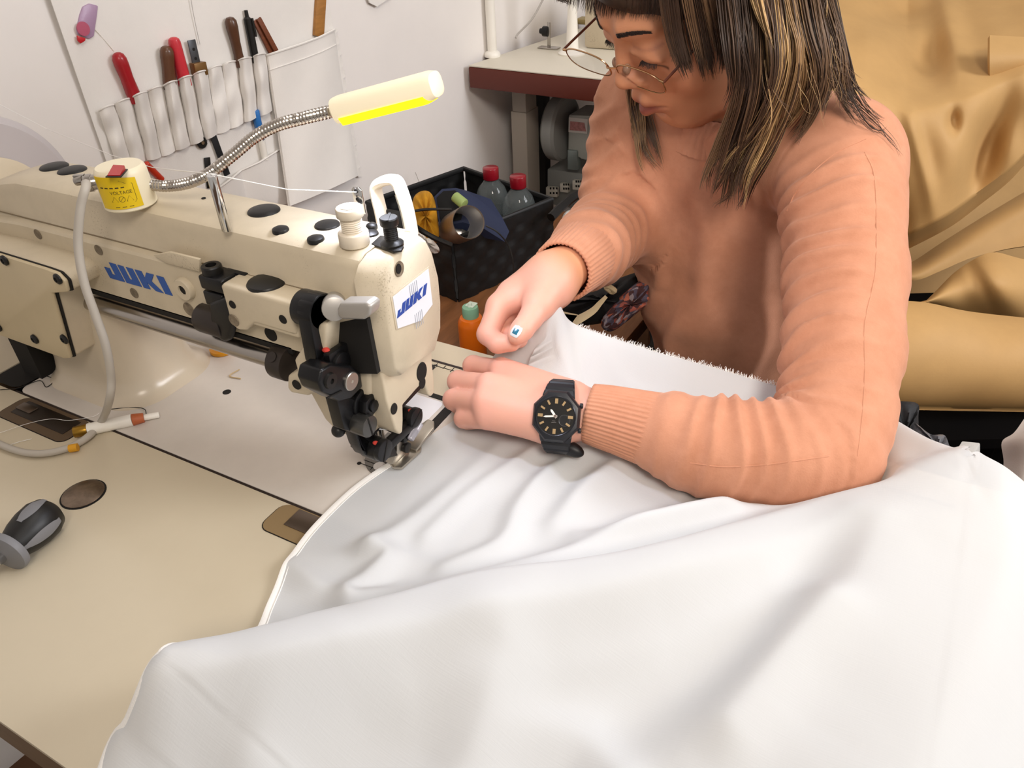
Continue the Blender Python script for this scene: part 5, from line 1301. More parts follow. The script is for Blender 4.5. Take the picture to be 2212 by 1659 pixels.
for k in range(11):
    P = []
    for i in range(13):
        u = i / 12; t_ = poly(topP, (k + u) / 11); b_ = poly(botP, (k + u) / 11); row = []
        for j in range(15):
            v = j / 14; bulge = .010 + (.021 if k in (2, 4, 5, 6, 9, 10) else .010 + .004 * math.sin(k * 2.3)) * math.sin(PI * u) ** .8 * (1 - .45 * v) + .0022 * math.sin(v * 7 + u * 5 + k * 1.7) * math.sin(v * 3.1 + k) + .0015 * math.sin(v * 11 + k)
            row.append(wall(t_[0] * (1 - v) + b_[0] * v, t_[1] * (1 - v) + b_[1] * v + 3 * math.sin(PI * u) * (v > .9), bulge))
        P.append(row)
    a = MB(); a.grid(P, .0012); a.build('pocket', m_cv, og)
a = MB(); a.tube([wall(poly(topP, s / 110)[0], poly(topP, s / 110)[1] - 3 * abs(math.sin(PI * s / 10)), .011 + (.021 if min(int(s / 10), 10) in (2, 4, 5, 6, 9, 10) else .010 + .004 * math.sin(min(int(s / 10), 10) * 2.3)) * abs(math.sin(PI * s / 10)) ** .8) for s in range(111)], .0012, 6); a.build('pocket_hem', m_cv, og)
# large pocket on the right, with a curved mouth
P = []
for i in range(31):
    u = i / 30; mt = poly([(574, 120), (610, 108), (650, 95), (690, 80), (722, 64)], u); bt_ = poly([(622, 447), (660, 432), (700, 415), (740, 396), (773, 380)], u); row = []
    for j in range(31):
        v = j / 30; row.append(wall(mt[0] * (1 - v) + bt_[0] * v, mt[1] * (1 - v) + bt_[1] * v, .009 + .020 * math.sin(PI * u) ** .5 * (1 - v * .25) + .020 * v * v + .0018 * math.sin(8 * u + 7 * v)))
    P.append(row)
a = MB(); a.grid(P, .0012); a.build('large_pocket', m_cv, og)
a = MB(); a.tube([p + WN * .001 for p in [r[0] for r in P]], .0018, 6); a.tube([r[3] + WN * .0006 for r in P], .0008, 6); a.build('large_pocket_hem', m_cv, og)
a = MB(); a.tube([p + WN * .0015 for p in P[0]], .0009, 6); a.build('pocket_seam', mat('seam_shadow_thread', 'cfc9c2', .8), og)
# frayed right border
a = MB(); e_ = []
for j in range(60):
    v = j / 59; x = 722 + (775 - 722) * v; y = 62 + (382 - 62) * v; e_.append((wall(x - 2, y, .006), wall(x + 5 + 4 * math.sin(j * 2.1) * math.sin(j * .7), y - 1, .008)))
a.grid([list(p) for p in e_], .001); a.build('frayed_border', m_cv, og)
# lower pocket
P = []
for i in range(25):
    u = i / 24; mt = poly([(470, 408), (500, 385), (520, 368), (560, 350), (604, 322)], u); bt_ = poly([(492, 470), (540, 460), (622, 440)], u); row = []
    for j in range(12):
        v = j / 11; row.append(wall(mt[0] * (1 - v) + bt_[0] * v, mt[1] * (1 - v) + bt_[1] * v, .007 + .010 * abs(math.sin(PI * u * 2)) * (1 - v) ** .5))
    P.append(row)
a = MB(); a.grid(P, .0012); a.build('lower_pocket', m_cv, og)
a = MB(); a.tube([r[0] + WN * .001 for r in P], .0016, 6); a.build('lower_pocket_hem', m_cv, og)
# ---- the tools
def handle(p0, p1, w, col, name, label, cat, prof=None, rough=.4, off=.013, group='hand tools in the pocket row', flat=1.):
    A = wall(*p0, off + .004); Bq = wall(*p1, off + .001); L = (Bq - A).length; Bq = Bq + (Bq - A) * .12; L2 = (Bq - A).length
    r = w / 2 * depth_of(A) / FPX
    pf = prof or [(0, 0), (.45, .015), (.78, .05), (.98, .13), (1.0, .25), (.9, .5), (.98, .8), (.9, 1.0), (0, 1.0)]
    b = MB(); b.lathe([(r * a_, L2 * h_) for a_, h_ in pf], A, Bq - A, 20, 1., flat, WD); o = b.build(name, mat(name + col, col, rough, var=.15, vscale=60., coat=.3), None); tag(o, label, cat, group); return o
handle((252, 113), (290, 209), 31, 'a81420', 'hand_tool', 'glossy dark red handle of a hand tool, leftmost in the pocket row', 'tool')
handle((359, 98), (367, 184), 29, '5f3a22', 'hand_tool', 'short brown wooden tool handle beside the bright red handle', 'tool')
handle((374, 80), (398, 174), 27, 'd02f3c', 'hand_tool', 'bright red tapered tool handle beside the short brown wooden one', 'tool', [(0, 0), (.5, .01), (.82, .04), (.95, .1), (1, .35), (1.05, .8), (1.05, 1), (0, 1)])
handle((496, 36), (518, 132), 26, '56341f', 'hand_tool', 'long dark brown wooden tool handle left of the black pen', 'tool', [(0, 0), (.6, .02), (.95, .08), (1, .2), (.8, .5), (.78, .75), (.95, 1), (0, 1)])
pn = thing('pen', 'black pen with a clip standing in the pocket row', 'pen', tuple(wall(550, 118, .012)), 'hand tools in the pocket row')
A = wall(531, 22, .014); Bq = wall(553, 135, .014); d = (Bq - A); L = d.length; r = 8.5 * depth_of(A) / FPX
a = MB(); a.lathe([(0, 0), (r * .45, 0), (r * .5, L * .12), (r, L * .16), (r, L), (0, L)], A, d, 20); a.build('barrel', m_blkpl, pn)
a = MB(); a.tube([A + d * .15 + WN * r * 1.1 + WD * r * .6, A + d * .5 + WN * r * 1.3 + WD * r * .6], .0018, 6, True, .5); a.build('clip', m_blkpl, pn)
def slat(p0, p1, w, t, col, name, label, cat, off=.012, group='hand tools in the pocket row', ext=.2):
    A = wall(*p0, off); Bq = wall(*p1, off); d = (Bq - A); L = d.length * (1 + ext); d.normalize(); s_ = d.cross(WN).normalized(); hw = w / 2 * depth_of(A) / FPX
    b = MB(); b.prism([A + s_ * hw, A - s_ * hw, A - s_ * hw + d * L, A + s_ * hw + d * L], WN * t, bev=.0006); return b, A, d, s_, hw
tb_ = thing('folding_rule', 'reddish brown folded wooden rule with two leaves leaning in a pocket', 'ruler', tuple(wall(575, 80, .012)), 'hand tools in the pocket row')
m_rw = mat('red_wood', '7a4024', .5, var=.3, vscale=40., stretch=(1, 1, 6))
for dx, of in ((0, .010), (11, .014)):
    b, *_ = slat((549 + dx * .7, 44 + dx * -.4), (583 + dx, 112 - dx * .3), 12, .0035, '7a4024', '', '', '', off=of); b.build('leaf', m_rw, tb_)
b, A, d, s_, hw = slat((692, -40), (685, 76), 27, .006, '', '', '', '', off=.008, ext=.02); o = b.build('wooden_ruler', mat('yellow_wood', 'b07a3c', .5, var=.25, vscale=30., stretch=(1, 1, 6))); tag(o, 'thick yellowish wooden stick standing in the large right pocket', 'ruler', 'hand tools in the pocket row')
ts = thing('try_square', 'small grey steel blade with a brass block in the pocket row', 'tool', tuple(wall(425, 140, .012)), 'hand tools in the pocket row')
b, A, d, s_, hw = slat((412, 86), (424, 140), 20, .002, '', '', '', ''); bl = b.build('blade', mat('grey_blade', '55575b', .4, .6), ts)
for t in (.35, .7):
    a = MB(); c = A + d * (t * .036) + WN * .0021; a.lathe([(0, 0), (.0022, 0), (.0022, .0003), (0, .0003)], c, WN, 14); a.build('blade_hole', m_hole, bl)
b, *_ = slat((421, 134), (427, 162), 31, .012, '', '', '', '', off=.010, ext=0.); b.build('stock', mat('brass_block', '7c5a30', .4, .4), ts)
tw = thing('tracing_wheel', 'small black toothed wheel poking out below the pockets', 'tracing wheel', tuple(wall(436, 308, .01)))
c = wall(436, 308, .012); a = MB(); R0 = 13 * depth_of(c) / FPX
ring = [c + (WD * math.cos(2 * PI * k / 48) + V(0, 0, 1) * math.sin(2 * PI * k / 48)) * (R0 * (1 if k % 2 else .86)) for k in range(48)]; a.prism(ring, WN * .0015); a.build('wheel', m_blkpl, tw)
a = MB(); a.cyl(c - WN * .001, c + WN * .003, R0 * .3, n=16); a.build('hub', m_steel, tw)
b, A, d, s_, hw = slat((456, 283), (481, 352), 16, .0015, '', '', '', '', off=.010, ext=.4); o = b.build('steel_ruler', mat('black_ruler', '25272a', .4, .3)); tag(o, 'narrow black ruler hanging down out of the pocket row', 'ruler')
mk = thing('marker_pen', 'blue and white marker pen poking out below the pockets', 'pen', tuple(wall(566, 300, .012)))
A = wall(551, 238, .012); Bq = wall(561, 284, .012); r = 8.5 * depth_of(A) / FPX; a = MB(); a.cyl(A, Bq, r, n=20, bev=.001); a.build('cap', mat('blue_cap', '2c6fb5', .35), mk)
Cq = wall(573, 345, .012); a = MB(); a.cyl(Bq, Cq, r * .92, r * .85, n=20); a.build('barrel', m_white, mk)
A_ = Bq.lerp(Cq, .5) + WN * r * .95; text_mesh('A', .006, wall(564, 300, .012) + WN * r * .98, (Cq - Bq), WN.cross((Cq - Bq).normalized()), 'marker_lettering', mat('marker_ink', '24356b', .5), mk)
handle((313, 352), (345, 384), 15, 'c8371c', 'pen', 'short orange red pen behind the lamp base at the panel edge', 'pen', [(0, 0), (.6, .01), (1, .06), (1, 1), (0, 1)], group=None)
b, *_ = slat((446, 340), (452, 400), 15, .002, '', '', '', '', off=.009, ext=.1); o = b.build('hand_tool', m_blkpl); tag(o, 'black flat blade hanging behind the thread post', 'tool')
# lilac sachet with a red bead
sc_ = thing('sachet', 'small lilac translucent pouch with a red heart hung on the canvas panel', 'pouch', tuple(wall(185, 50, .006)))
A = [wall(x, y, .008) for x, y in ((176, 14), (190, 7), (209, 12), (207, 30), (200, 78), (190, 84), (165, 74), (163, 60), (170, 30))]
a = MB(); a.prism(A, WN * .004, bev=.0015); a.build('pouch', mat('lilac_plastic', 'c3a4c4', .35, trans=.25, bump=.5, bscale=120.), sc_)
a = MB(); c = wall(179, 62, .0135); a.lathe([(0, 0), (.0085, 0), (.0085, .0015), (0, .0018)], c, WN, 24); a.build('pink_disc', mat('pink_disc', 'b5566f', .5), sc_)
a = MB(); hp3 = [wall(x, y, .012) for x, y in ((164, 76), (172, 79), (183, 82), (182, 88), (172, 94), (166, 88))]; a.prism(hp3, WN * .003, bev=.001); a.build('red_heart', mat('red_bead', 'c02028', .4), sc_)
a = MB(); a.tube([wall(204, 62, .010), wall(222, 82, .008), wall(246, 110, .008)], .0005, 5); a.build('string', m_white, sc_)
# white sewing thread running over the post to the chrome guide
a = MB(); tp_ = ay(457, 379, az(490, 497, .2138).y - .004)
a.tube([wall(-60, 195, .03), wall(100, 278, .06).lerp(ad(100, 278, .95), .5), ad(240, 335, .84), ad(330, 362, .765), tp_ + V(0, 0, .001), (tp_ * .5 + ay(770, 415, .029) * .5) + V(0, 0, -.004), ay(770, 415, .029)], .00045, 5); o = a.build('sewing_thread', mat('white_thread', 'f3f1ee', .7)); tag(o, 'white sewing thread stretched over the machine to the chrome guide', 'thread')
# small hanging cloth scrap at the top of the wall
a = MB(); a.prism([wall(x, y, .004) for x, y in ((770, -60), (880, -60), (842, -6), (812, 14), (796, 6))], WN * .003); o = a.build('paper_scrap', m_cv); tag(o, 'white cloth corner hanging on the wall right of the tool panel', 'cloth')
a = MB(); a.tube([ad(x, y, depth_of(wall(x, y, .01))) for x, y in ((410, -20), (416, 20), (424, 60), (432, 96))], .0005, 5); o = a.build('loose_thread', mat('grey_thread', 'b9b4b0', .8)); tag(o, 'loose grey thread hanging on the white canvas panel', 'thread')
# ================================================================ things on the sewing table
sd = thing('screwdriver', 'stubby black and grey screwdriver lying on the beige table', 'screwdriver', tuple(az(70, 1140, 0)))
e0 = az(116, 1098, .0165); e1 = az(20, 1188, .0165); ax_ = (e1 - e0).normalized(); L = (e1 - e0).length
prof = [(0, 0), (.008, .0006), (.0135, .004), (.0165, .012), (.0165, .022), (.0148, .032), (.0112, .043), (.0088, .052), (.0100, L * .93), (.0108, L)]
a = MB(); a.lathe(prof + [(0, L)], e0, ax_, 40); hdl = a.build('grip', m_blkpl, sd)
a = MB(); a.lathe([(.0108, L - .002), (.0165, L - .0015), (.0172, L + .001), (.0165, L + .004), (.010, L + .007), (0, L + .007)], e0, ax_, 36); a.build('flange', mat('grey_rubber', '77777a', .5), sd)
a = MB(); a.cyl(e0 + ax_ * L, e0 + ax_ * (L + .09), .0042, n=20, bev=.0005); a.build('shaft', m_chrome, sd)
sx, sy, sz = a.frame(ax_) if False else MB().frame(ax_)
tv_ = (CAM - e0); tv_ = (tv_ - ax_ * tv_.dot(ax_)).normalized(); tw_ = ax_.cross(tv_)
pr_h = [h for r_, h in prof]; pr_r = [r_ for r_, h in prof]
def grip_patch(a0, h0_, h1_, wid, nm):
    P = []
    for i in range(15):
        h = h0_ + (h1_ - h0_) * i / 14; r_ = float(np.interp(h, pr_h, pr_r)) + .0005; wv = wid * math.sin(PI * min(max(i / 14, .06), .94)) ** .45
        P.append([e0 + ax_ * h + (tv_ * math.cos(a0 + wv * (j / 6 - .5)) + tw_ * math.sin(a0 + wv * (j / 6 - .5))) * r_ for j in range(7)])
    b = MB(); b.grid(P, .0005); return b.build(nm, MATS['grey_rubber'], hdl)
grip_patch(-.62, .010, .042, .55, 'grip_inlay'); grip_patch(.75, .004, .030, .60, 'grip_inlay')
cp_ = thing('seam_marker', 'white pencil shaped marking tool with a brass end lying by the power cord', 'pencil', tuple(az(250, 916, 0)))
q = [az(160, 934, .0058), az(190, 928, .0058), az(286, 907, .0058), az(311, 902, .0052), az(344, 896, .0040)]
for (i, r0, r1, m_, nm) in ((0, .0053, .0056, mat('brass', 'a07a2c', .35, .8), 'brass_cap'), (1, .0058, .0058, m_white, 'barrel'), (2, .0057, .0046, mat('terracotta_band', 'b5613a', .5), 'band'), (3, .0030, .0030, m_white, 'tip')):
    a = MB(); a.cyl(q[i], q[i + 1], r0, r1, n=20, bev=.0004); a.build(nm, m_, cp_)
# threads and scraps
def scrap(pts, z, r, m, name, label, cat, group=None):
    b = MB(); b.tube(cromv([az(x, y, z) for x, y in pts], 8), r, 6); o = b.build(name, m); tag(o, label, cat, group); return o
m_th = MATS['white_thread']
scrap([(0, 935), (60, 915), (110, 905), (150, 908), (200, 900), (215, 892)], .0022, .00022, m_th, 'thread_scrap', 'pale thread scrap crossing the dark hinge pocket', 'thread')
scrap([(225, 870), (250, 845), (262, 842), (285, 862)], .0016, .0004, m_th, 'thread_scrap', 'short white thread scrap at the foot of the machine pillar', 'thread')
scrap([(0, 842), (40, 838), (85, 822), (100, 836), (118, 820), (100, 812)], .0014, .0004, mat('black_thread', '1d1a18', .8), 'thread_scrap', 'curly black thread scrap by the machine belt slot', 'thread')
scrap([(235, 884), (290, 880), (312, 884), (316, 895)], .0018, .0004, MATS['black_thread'], 'thread_scrap', 'bent black thread scrap behind the white marking pencil', 'thread')
scrap([(517, 798), (496, 812), (520, 818)], .0018, .0006, mat('straw', 'cbb184', .8), 'straw_scrap', 'tan folded straw scrap on the machine bed', 'scrap')
scrap([(10, 965), (40, 955), (68, 948)], .0010, .0003, m_th, 'thread_scrap', 'tiny white thread scrap above the cord loop', 'thread')
c = az(482, 757, .0012); a = MB(); a.lathe([(0, 0), (.013, 0), (.0135, .001), (.0135, .004), (.005, .0045), (.005, .02), (.0135, .0205), (.0135, .024), (0, .0245)], c, (0, 0, 1), 32); o = a.build('thread_spool', mat('orange_spool', 'e09a18', .4)); tag(o, 'orange yellow thread spool standing behind the steel feed shaft', 'spool')
# ================================================================ low bench with the basket, behind the table
BZ = -.20
m_wood = mat('bench_wood', '8a5a36', .5, var=.35, vscale=7., stretch=(10, 1, 1))
bn = thing('wooden_bench', 'low brown wooden bench behind the sewing table, carrying the black basket', 'bench', (-.25, .62, -.75))
a = MB(); bx0, bx1, by0, by1 = -.60, .0, .24, .98
a.prism([wuv(.0, BZ - .03) + WN * .02, V(bx1, .28, BZ - .03), V(bx1 + .02, .98, BZ - .03), wuv(.70, BZ - .03) + WN * .02], (0, 0, .03), bev=.003); a.build('seat_board', m_wood, bn)
for x, y in ((-.56, .36), (-.04, .34), (-.04, .92), (-.50, .92)):
    a = MB(); a.box((x, y, (BZ - .03 - .75) / 2), (.05, .05, .75 - .03 + BZ), bev=.003); a.build('leg', m_wood, bn)
A = az(989, 652, BZ); Bq = az(1192, 556, BZ); AB = Bq - A; AB.z = 0; bl_ = AB.length; bu = AB.normalized(); bw = V(-bu.y, bu.x, 0)
bh = ay(989, 522, A.y).z - BZ; bd_ = .24
bk_ = thing('basket', 'black woven storage basket full of odds and ends on the wooden bench', 'basket', tuple(A + bu * bl_ / 2 + bw * bd_ / 2))
m_bk = mat('black_weave', '0d0d0e', .55)
def bpnt(u, w_, z): return A + bu * u + bw * w_ + V(0, 0, z)
def wallgrid(p, q, nu, nv, nrm_):
    P = []
    for i in range(nu * 4 + 1):
        row = []
        for j in range(nv * 4 + 1):
            ci, cj = min(i // 4, nu - 1), min(j // 4, nv - 1); f = abs(math.sin(PI * i / 4)) if (ci + cj) % 2 else abs(math.sin(PI * j / 4))
            row.append(p.lerp(q, i / (nu * 4)) + V(0, 0, .001 + (bh - .001) * j / (nv * 4)) + nrm_ * (.0012 + .0022 * (1 if (ci + cj) % 2 else .0) + .001 * f))
        P.append(row)
    return P
for (p, q, n_, nu) in ((bpnt(0, 0, 0), bpnt(bl_, 0, 0), -bw, 10), (bpnt(bl_, 0, 0), bpnt(bl_, bd_, 0), bu, 9), (bpnt(bl_, bd_, 0), bpnt(0, bd_, 0), bw, 10), (bpnt(0, bd_, 0), bpnt(0, 0, 0), -bu, 9)):
    a = MB(); a.grid(wallgrid(p, q, nu, 5, n_), .002); a.build('woven_side', m_bk, bk_)
a = MB(); a.tube([bpnt(0, 0, bh), bpnt(bl_, 0, bh), bpnt(bl_, bd_, bh), bpnt(0, bd_, bh)], .0052, 8, closed=True); a.build('rim', mat('black_rim', '1c1c1d', .45), bk_)
a = MB(); a.prism([bpnt(.002, .002, .002), bpnt(bl_ - .002, .002, .002), bpnt(bl_ - .002, bd_ - .002, .002), bpnt(.002, bd_ - .002, .002)], (0, 0, .002)); a.build('bottom', m_bk, bk_)
# clear bottles with red caps
m_pet = mat('clear_bottle', '7f8787', .05, spec=.9); m_pet.node_tree.nodes['Principled BSDF'].inputs['Alpha'].default_value = .30; m_rcap = mat('red_cap', '8e0f20', .35, coat=.3)
for (px, py, zc, lab) in ((1060, 372, -.055, 'clear plastic bottle with a red cap, the taller one nearer the wall'), (1119, 390, -.050, 'clear plastic bottle with a red cap, the lower one nearer the table leg')):
    c = az(px, py, zc); bt_ = thing('bottle', lab, 'bottle', (c.x, c.y, BZ + .006), 'red capped bottles in the black basket')
    H = zc - BZ - .006; o_ = V(c.x, c.y, BZ + .006)
    a = MB(); a.lathe([(0, 0), (.024, .0), (.029, .006), (.0302, .02), (.0302, H - .062), (.0300, H - .052), (.0285, H - .040), (.024, H - .028), (.0165, H - .019), (.0125, H - .014), (.0125, H - .004), (0, H - .004)], o_, (0, 0, 1), 40); a.build('body', m_pet, bt_)
    a = MB(); a.lathe([(0, 0), (.022, 0), (.0275, .006), (.029, .02), (.029, max(.04, H - .075)), (0, max(.041, H - .074))], o_ + V(0, 0, .003), (0, 0, 1), 36); a.build('contents', mat('dark_liquid', '23282a', .15), bt_)
    knurl(o_ + V(0, 0, H - .012), (0, 0, 1), .0145, .021, 30, m_rcap, 'cap', bt_, .0004)
# steel cup lying on its side
m0 = ad(1012, 480, 1.185); m1 = ad(972, 499, 1.285); mx = (m1 - m0).normalized(); ml = (m1 - m0).length; mr = 36.5 * 1.185 / FPX
a = MB(); a.lathe([(mr * .93, .001), (mr * .985, -.0012), (mr, .001), (mr * 1.0, ml * .5), (mr * .97, ml * .92), (mr * .85, ml), (0, ml + .001)], m0, mx, 48, caps=False)
cu_ = thing('steel_cup', 'brushed steel cup lying on its side at the basket corner', 'cup', tuple(m0)); a.build('outside', mat('cup_outside', 'b5a79a', .38, .9, var=.15, vscale=30.), cu_)
a = MB(); a.lathe([(mr * .94, .0005), (mr * .92, ml * .5), (mr * .88, ml * .85), (mr * .7, ml * .93), (0, ml * .95)], m0, mx, 48, caps=False); a.build('inside', mat('cup_inside', 'e4e1dd', .3, .7), cu_)
# navy case, green tube, yellow cloth, cables
cs2 = thing('navy_case', 'dark navy soft case standing open in the basket behind the steel cup', 'case', tuple(ad(1010, 470, 1.28)))
ring0 = [ad(x, y, 1.25) for x, y in ((938, 425), (955, 408), (985, 406), (1010, 440), (1000, 480), (950, 490))]; ring1 = [ad(x, y, 1.29) for x, y in ((1040, 425), (1060, 430), (1085, 470), (1100, 500), (1090, 522), (1048, 515))]
a = MB(); a.loft([ring0, [(p.lerp(q, .5) + V(0, 0, .006)) for p, q in zip(ring0, ring1)], ring1]); a.build('shell', mat('navy_cloth', '1d2642', .75, bump=.3, bscale=200.), cs2)
a = MB(); cc0 = sum(ring0, Vector()) / 6; a.prism([cc0 + (p - cc0) * .86 + (CAM - cc0).normalized() * .001 for p in ring0], (CAM - cc0).normalized() * .002); a.build('opening', m_dark, cs2)
q0 = ad(982, 424, 1.222); q1 = ad(1004, 442, 1.215); a = MB(); a.cyl(q0, q1, .0085, n=20, bev=.002); gt = a.build('green_tube', mat('lime_plastic', '93a765', .5)); tag(gt, 'pale green tube poking out of the navy case', 'tube')
def blob(pts, D, dd, m, name, label, cat, n=26):
    """soft cloth lump: outline in depth D with a bulging front"""
    c = np.mean(np.array(pts), 0); ring = crom([tuple(p) for p in pts], 6, True); rings = []
    for k, (s_, o_) in enumerate(((.02, 1.), (.35, .93), (.65, .72), (.88, .38), (1., 0.), (.9, -.35), (.5, -.8), (.02, -1.))):
        rings.append([ad(c[0] + (p[0] - c[0]) * s_, c[1] + (p[1] - c[1]) * s_, D - dd * o_ + .006 * math.sin(j * .9 + k)) for j, p in enumerate(ring)])
    b = MB(); b.loft(rings); o = b.build(name, m, None, smooth=70); tag(o, label, cat); return o
blob([(892, 432), (905, 415), (925, 413), (938, 430), (945, 470), (948, 515), (930, 530), (905, 520), (888, 480)], 1.235, .03, mat('yellow_cloth', 'c98f12', .8, var=.3, vscale=30.), 'yellow_cloth', 'crumpled mustard yellow cloth behind the carry guard of the machine', 'cloth')
blob([(900, 505), (915, 500), (945, 530), (948, 545), (930, 545), (908, 520)], 1.22, .012, m_cv, 'white_rag', 'white rag corner below the yellow cloth', 'cloth')
def cable(pts, r, m, name, label):
    b = MB(); b.tube(cromv([ad(*p) for p in pts], 8), r, 8); o = b.build(name, m); tag(o, label, 'cable')
m_cbl = mat('black_cable', '0e0d0d', .5)
cable([(880, 460, 1.15), (900, 455, 1.16), (930, 452, 1.17), (975, 452, 1.18)], .0022, m_cbl, 'cable', 'thin black cable crossing in front of the yellow cloth')
cable([(885, 478, 1.10), (905, 495, 1.12), (940, 515, 1.13), (975, 530, 1.14)], .0042, m_cbl, 'cable', 'thick black cable running down to the basket rim')
cable([(1050, 488, 1.17), (1075, 502, 1.165), (1098, 530, 1.19), (1108, 565, 1.205), (1111, 608, 1.235), (1113, 640, 1.265)], .0012, mat('grey_cable', '2a2a2a', .5), 'cable', 'thin grey cable hanging over the front of the basket')
a = MB(); a.tube([wall(897, 372, .02), wall(905, 392, .04), wall(925, 418, .07)], .0006, 5); o = a.build('grey_wire', mat('wire', '9a948e', .5)); tag(o, 'fine grey wire rising beside the yellow cloth against the wall', 'wire')
# orange bottle with a mint cap
c = az(1015, 660, BZ + .105); ob = thing('orange_bottle', 'small orange squeeze bottle with a mint green cap', 'bottle', (c.x, c.y, BZ)); o_ = V(c.x, c.y, BZ); r = 30 * depth_of(c) / FPX
a = MB(); a.lathe([(0, 0), (r * .9, 0), (r, .003), (r, .075), (r * .97, .080), (r * .8, .086), (r * .55, .088), (0, .088)], o_, (0, 0, 1), 36); a.build('body', mat('orange_plastic', 'ee7512', .3, trans=.15), ob)
a = MB(); a.lathe([(0, .087), (r * .58, .087), (r * .6, .09), (r * .6, .101), (r * .56, .1035), (0, .104)], o_, (0, 0, 1), 32); cpn = a.build('cap', mat('mint_plastic', '86b598', .45), ob)
a = MB(); a.cyl(o_ + V(0, 0, .104), o_ + V(0, 0, .109), .004, .0025, n=14); a.build('spout', mat('mint_pale', 'cfe0d2', .4), cpn)
a = MB(); a.box(o_ + V(.0, .004, .1045), (.013, .014, .0015), bev=.0004); a.build('flip_lid', MATS['mint_pale'], cpn)
# black bag with linen tags, patterned cloth, on a second lower shelf of scraps
bench2 = MB(); bench2.prism([V(.06, .46, BZ - .13), V(.50, .40, BZ - .13), V(.50, .95, BZ - .13), V(.08, .98, BZ - .13)], (0, 0, .02), bev=.002)
blob([(1195, 660), (1230, 640), (1290, 625), (1340, 600), (1390, 590), (1400, 640), (1350, 680), (1290, 700), (1225, 700)], 1.05, .05, mat('black_cloth', '0e0e10', .8), 'black_bag', 'black cloth bag with linen ties lying behind the hands of the person', 'bag')
m_ln = mat('linen_tape', 'cdb994', .8)
def tape(pts, D, w, label):
    b = MB(); P = [Vector(p) for p in cromv([ad(x, y, D) for x, y in pts], 5)]; rows = []
    for i, p in enumerate(P):
        t_ = (P[min(i + 1, len(P) - 1)] - P[max(i - 1, 0)]).normalized(); s_ = t_.cross((CAM - p).normalized()); k = w * (.35 + .65 * i / (len(P) - 1)); rows.append([p - s_ * k, p, p + s_ * k])
    b.grid(rows, .0012); o = b.build('linen_tie', m_ln); tag(o, label, 'ribbon', 'linen ties of the black bag')
tape([(1310, 640), (1296, 655), (1280, 672), (1250, 690), (1244, 690)], .975, .0065, 'long pale linen tie hanging down from the black bag')
tape([(1332, 598), (1318, 606), (1300, 612), (1290, 616)], .985, .0055, 'short pale linen tie end pointing left on the black bag')
a = MB(); q = ad(1318, 625, .97)
a.tube(cromv([q + V(-.006, 0, .002), q + V(0, -.003, .005), q + V(.006, 0, 0), q + V(.001, .003, -.005), q + V(-.005, 0, .001), q + V(.002, -.004, .001)], 5), .0034, 8); o = a.build('linen_knot', m_ln); tag(o, 'pale linen knot joining the two ties', 'ribbon')
mp = bpy.data.materials.new('floral_print'); mp.use_nodes = True; nt = mp.node_tree; pb = nt.nodes['Principled BSDF']; pb.inputs['Roughness'].default_value = .85
tcn = nt.nodes.new('ShaderNodeTexCoord'); vo = nt.nodes.new('ShaderNodeTexVoronoi'); vo.inputs['Scale'].default_value = 130; rp = nt.nodes.new('ShaderNodeValToRGB')
nt.links.new(tcn.outputs['Object'], vo.inputs['Vector']); nt.links.new(vo.outputs['Color'], rp.inputs['Fac']); nt.links.new(rp.outputs['Color'], pb.inputs['Base Color'])
rp.color_ramp.interpolation = 'CONSTANT'
for i, (p_, c_) in enumerate(((0, '4a2a2c'), (.35, 'a05448'), (.5, '9d8f94'), (.62, '5a5263'), (.78, 'b5664f'))):
    el = rp.color_ramp.elements[i] if i < 2 else rp.color_ramp.elements.new(p_); el.position = p_; el.color = lin(c_)
blob([(1300, 690), (1335, 645), (1385, 605), (1425, 600), (1420, 640), (1390, 665), (1330, 712), (1305, 712)], 1.01, .03, mp, 'patterned_cloth', 'red and grey patterned cloth beside the black bag', 'cloth')
# ================================================================ the second sewing table and its machine
c0 = wall(1004, 140, .004); Z2 = c0.z
t2 = thing('second_sewing_table', 'white topped sewing table with a red brown edge standing against the wall', 'table', (c0.x + .4, c0.y + .25, -.75))
f0 = c0 + WN * .010; w2 = WN; l2 = WD
def t2p(a_, b_, z): return V(f0.x, f0.y, 0) + w2 * a_ + l2 * b_ + V(0, 0, z)
ed = az(1320, 172, Z2) - f0; ed.z = 0; w2 = ed.normalized(); l2 = V(-w2.y, w2.x, 0)
thk = Z2 - ay(1004, 188, f0.y).z
a = MB(); a.prism([t2p(0, 0, Z2 - .003), t2p(.62, 0, Z2 - .003), t2p(.62, .75, Z2 - .003), t2p(.10, .75, Z2 - .003)], (0, 0, .003), bev=.001); a.build('tabletop', mat('white_laminate', 'd9d3c4', .4), t2)
a = MB(); a.prism([t2p(.0, -.001, Z2 - thk), t2p(.62, -.001, Z2 - thk), t2p(.62, .75, Z2 - thk), t2p(.10, .75, Z2 - thk)], (0, 0, thk - .0035), bev=.002); a.build('table_core', mat('red_brown_edge', '5e2416', .5), t2)
m_leg = mat('beige_leg', '9c9388', .5)
lq = [az(1109, 200, Z2 - thk)]
lpnt = V(f0.x, f0.y, 0) + l2 * .10; dl_n = l2
def onleg(px, py, off=.10): return apl(px, py, V(f0.x, f0.y, 0) + l2 * off, l2)
g0 = onleg(1127, 200); g1 = onleg(1146, 200)
a = MB(); lw = (onleg(1138, 300) - onleg(1109, 300)).length
lc = onleg(1123, 200); a.box((lc.x, lc.y + .02, (Z2 - thk - .75) / 2), (lw, .05, Z2 - thk + .75), Matrix.Rotation(math.atan2(w2.y, w2.x), 3, 'Z'), bev=.002); a.build('leg', m_leg, t2)
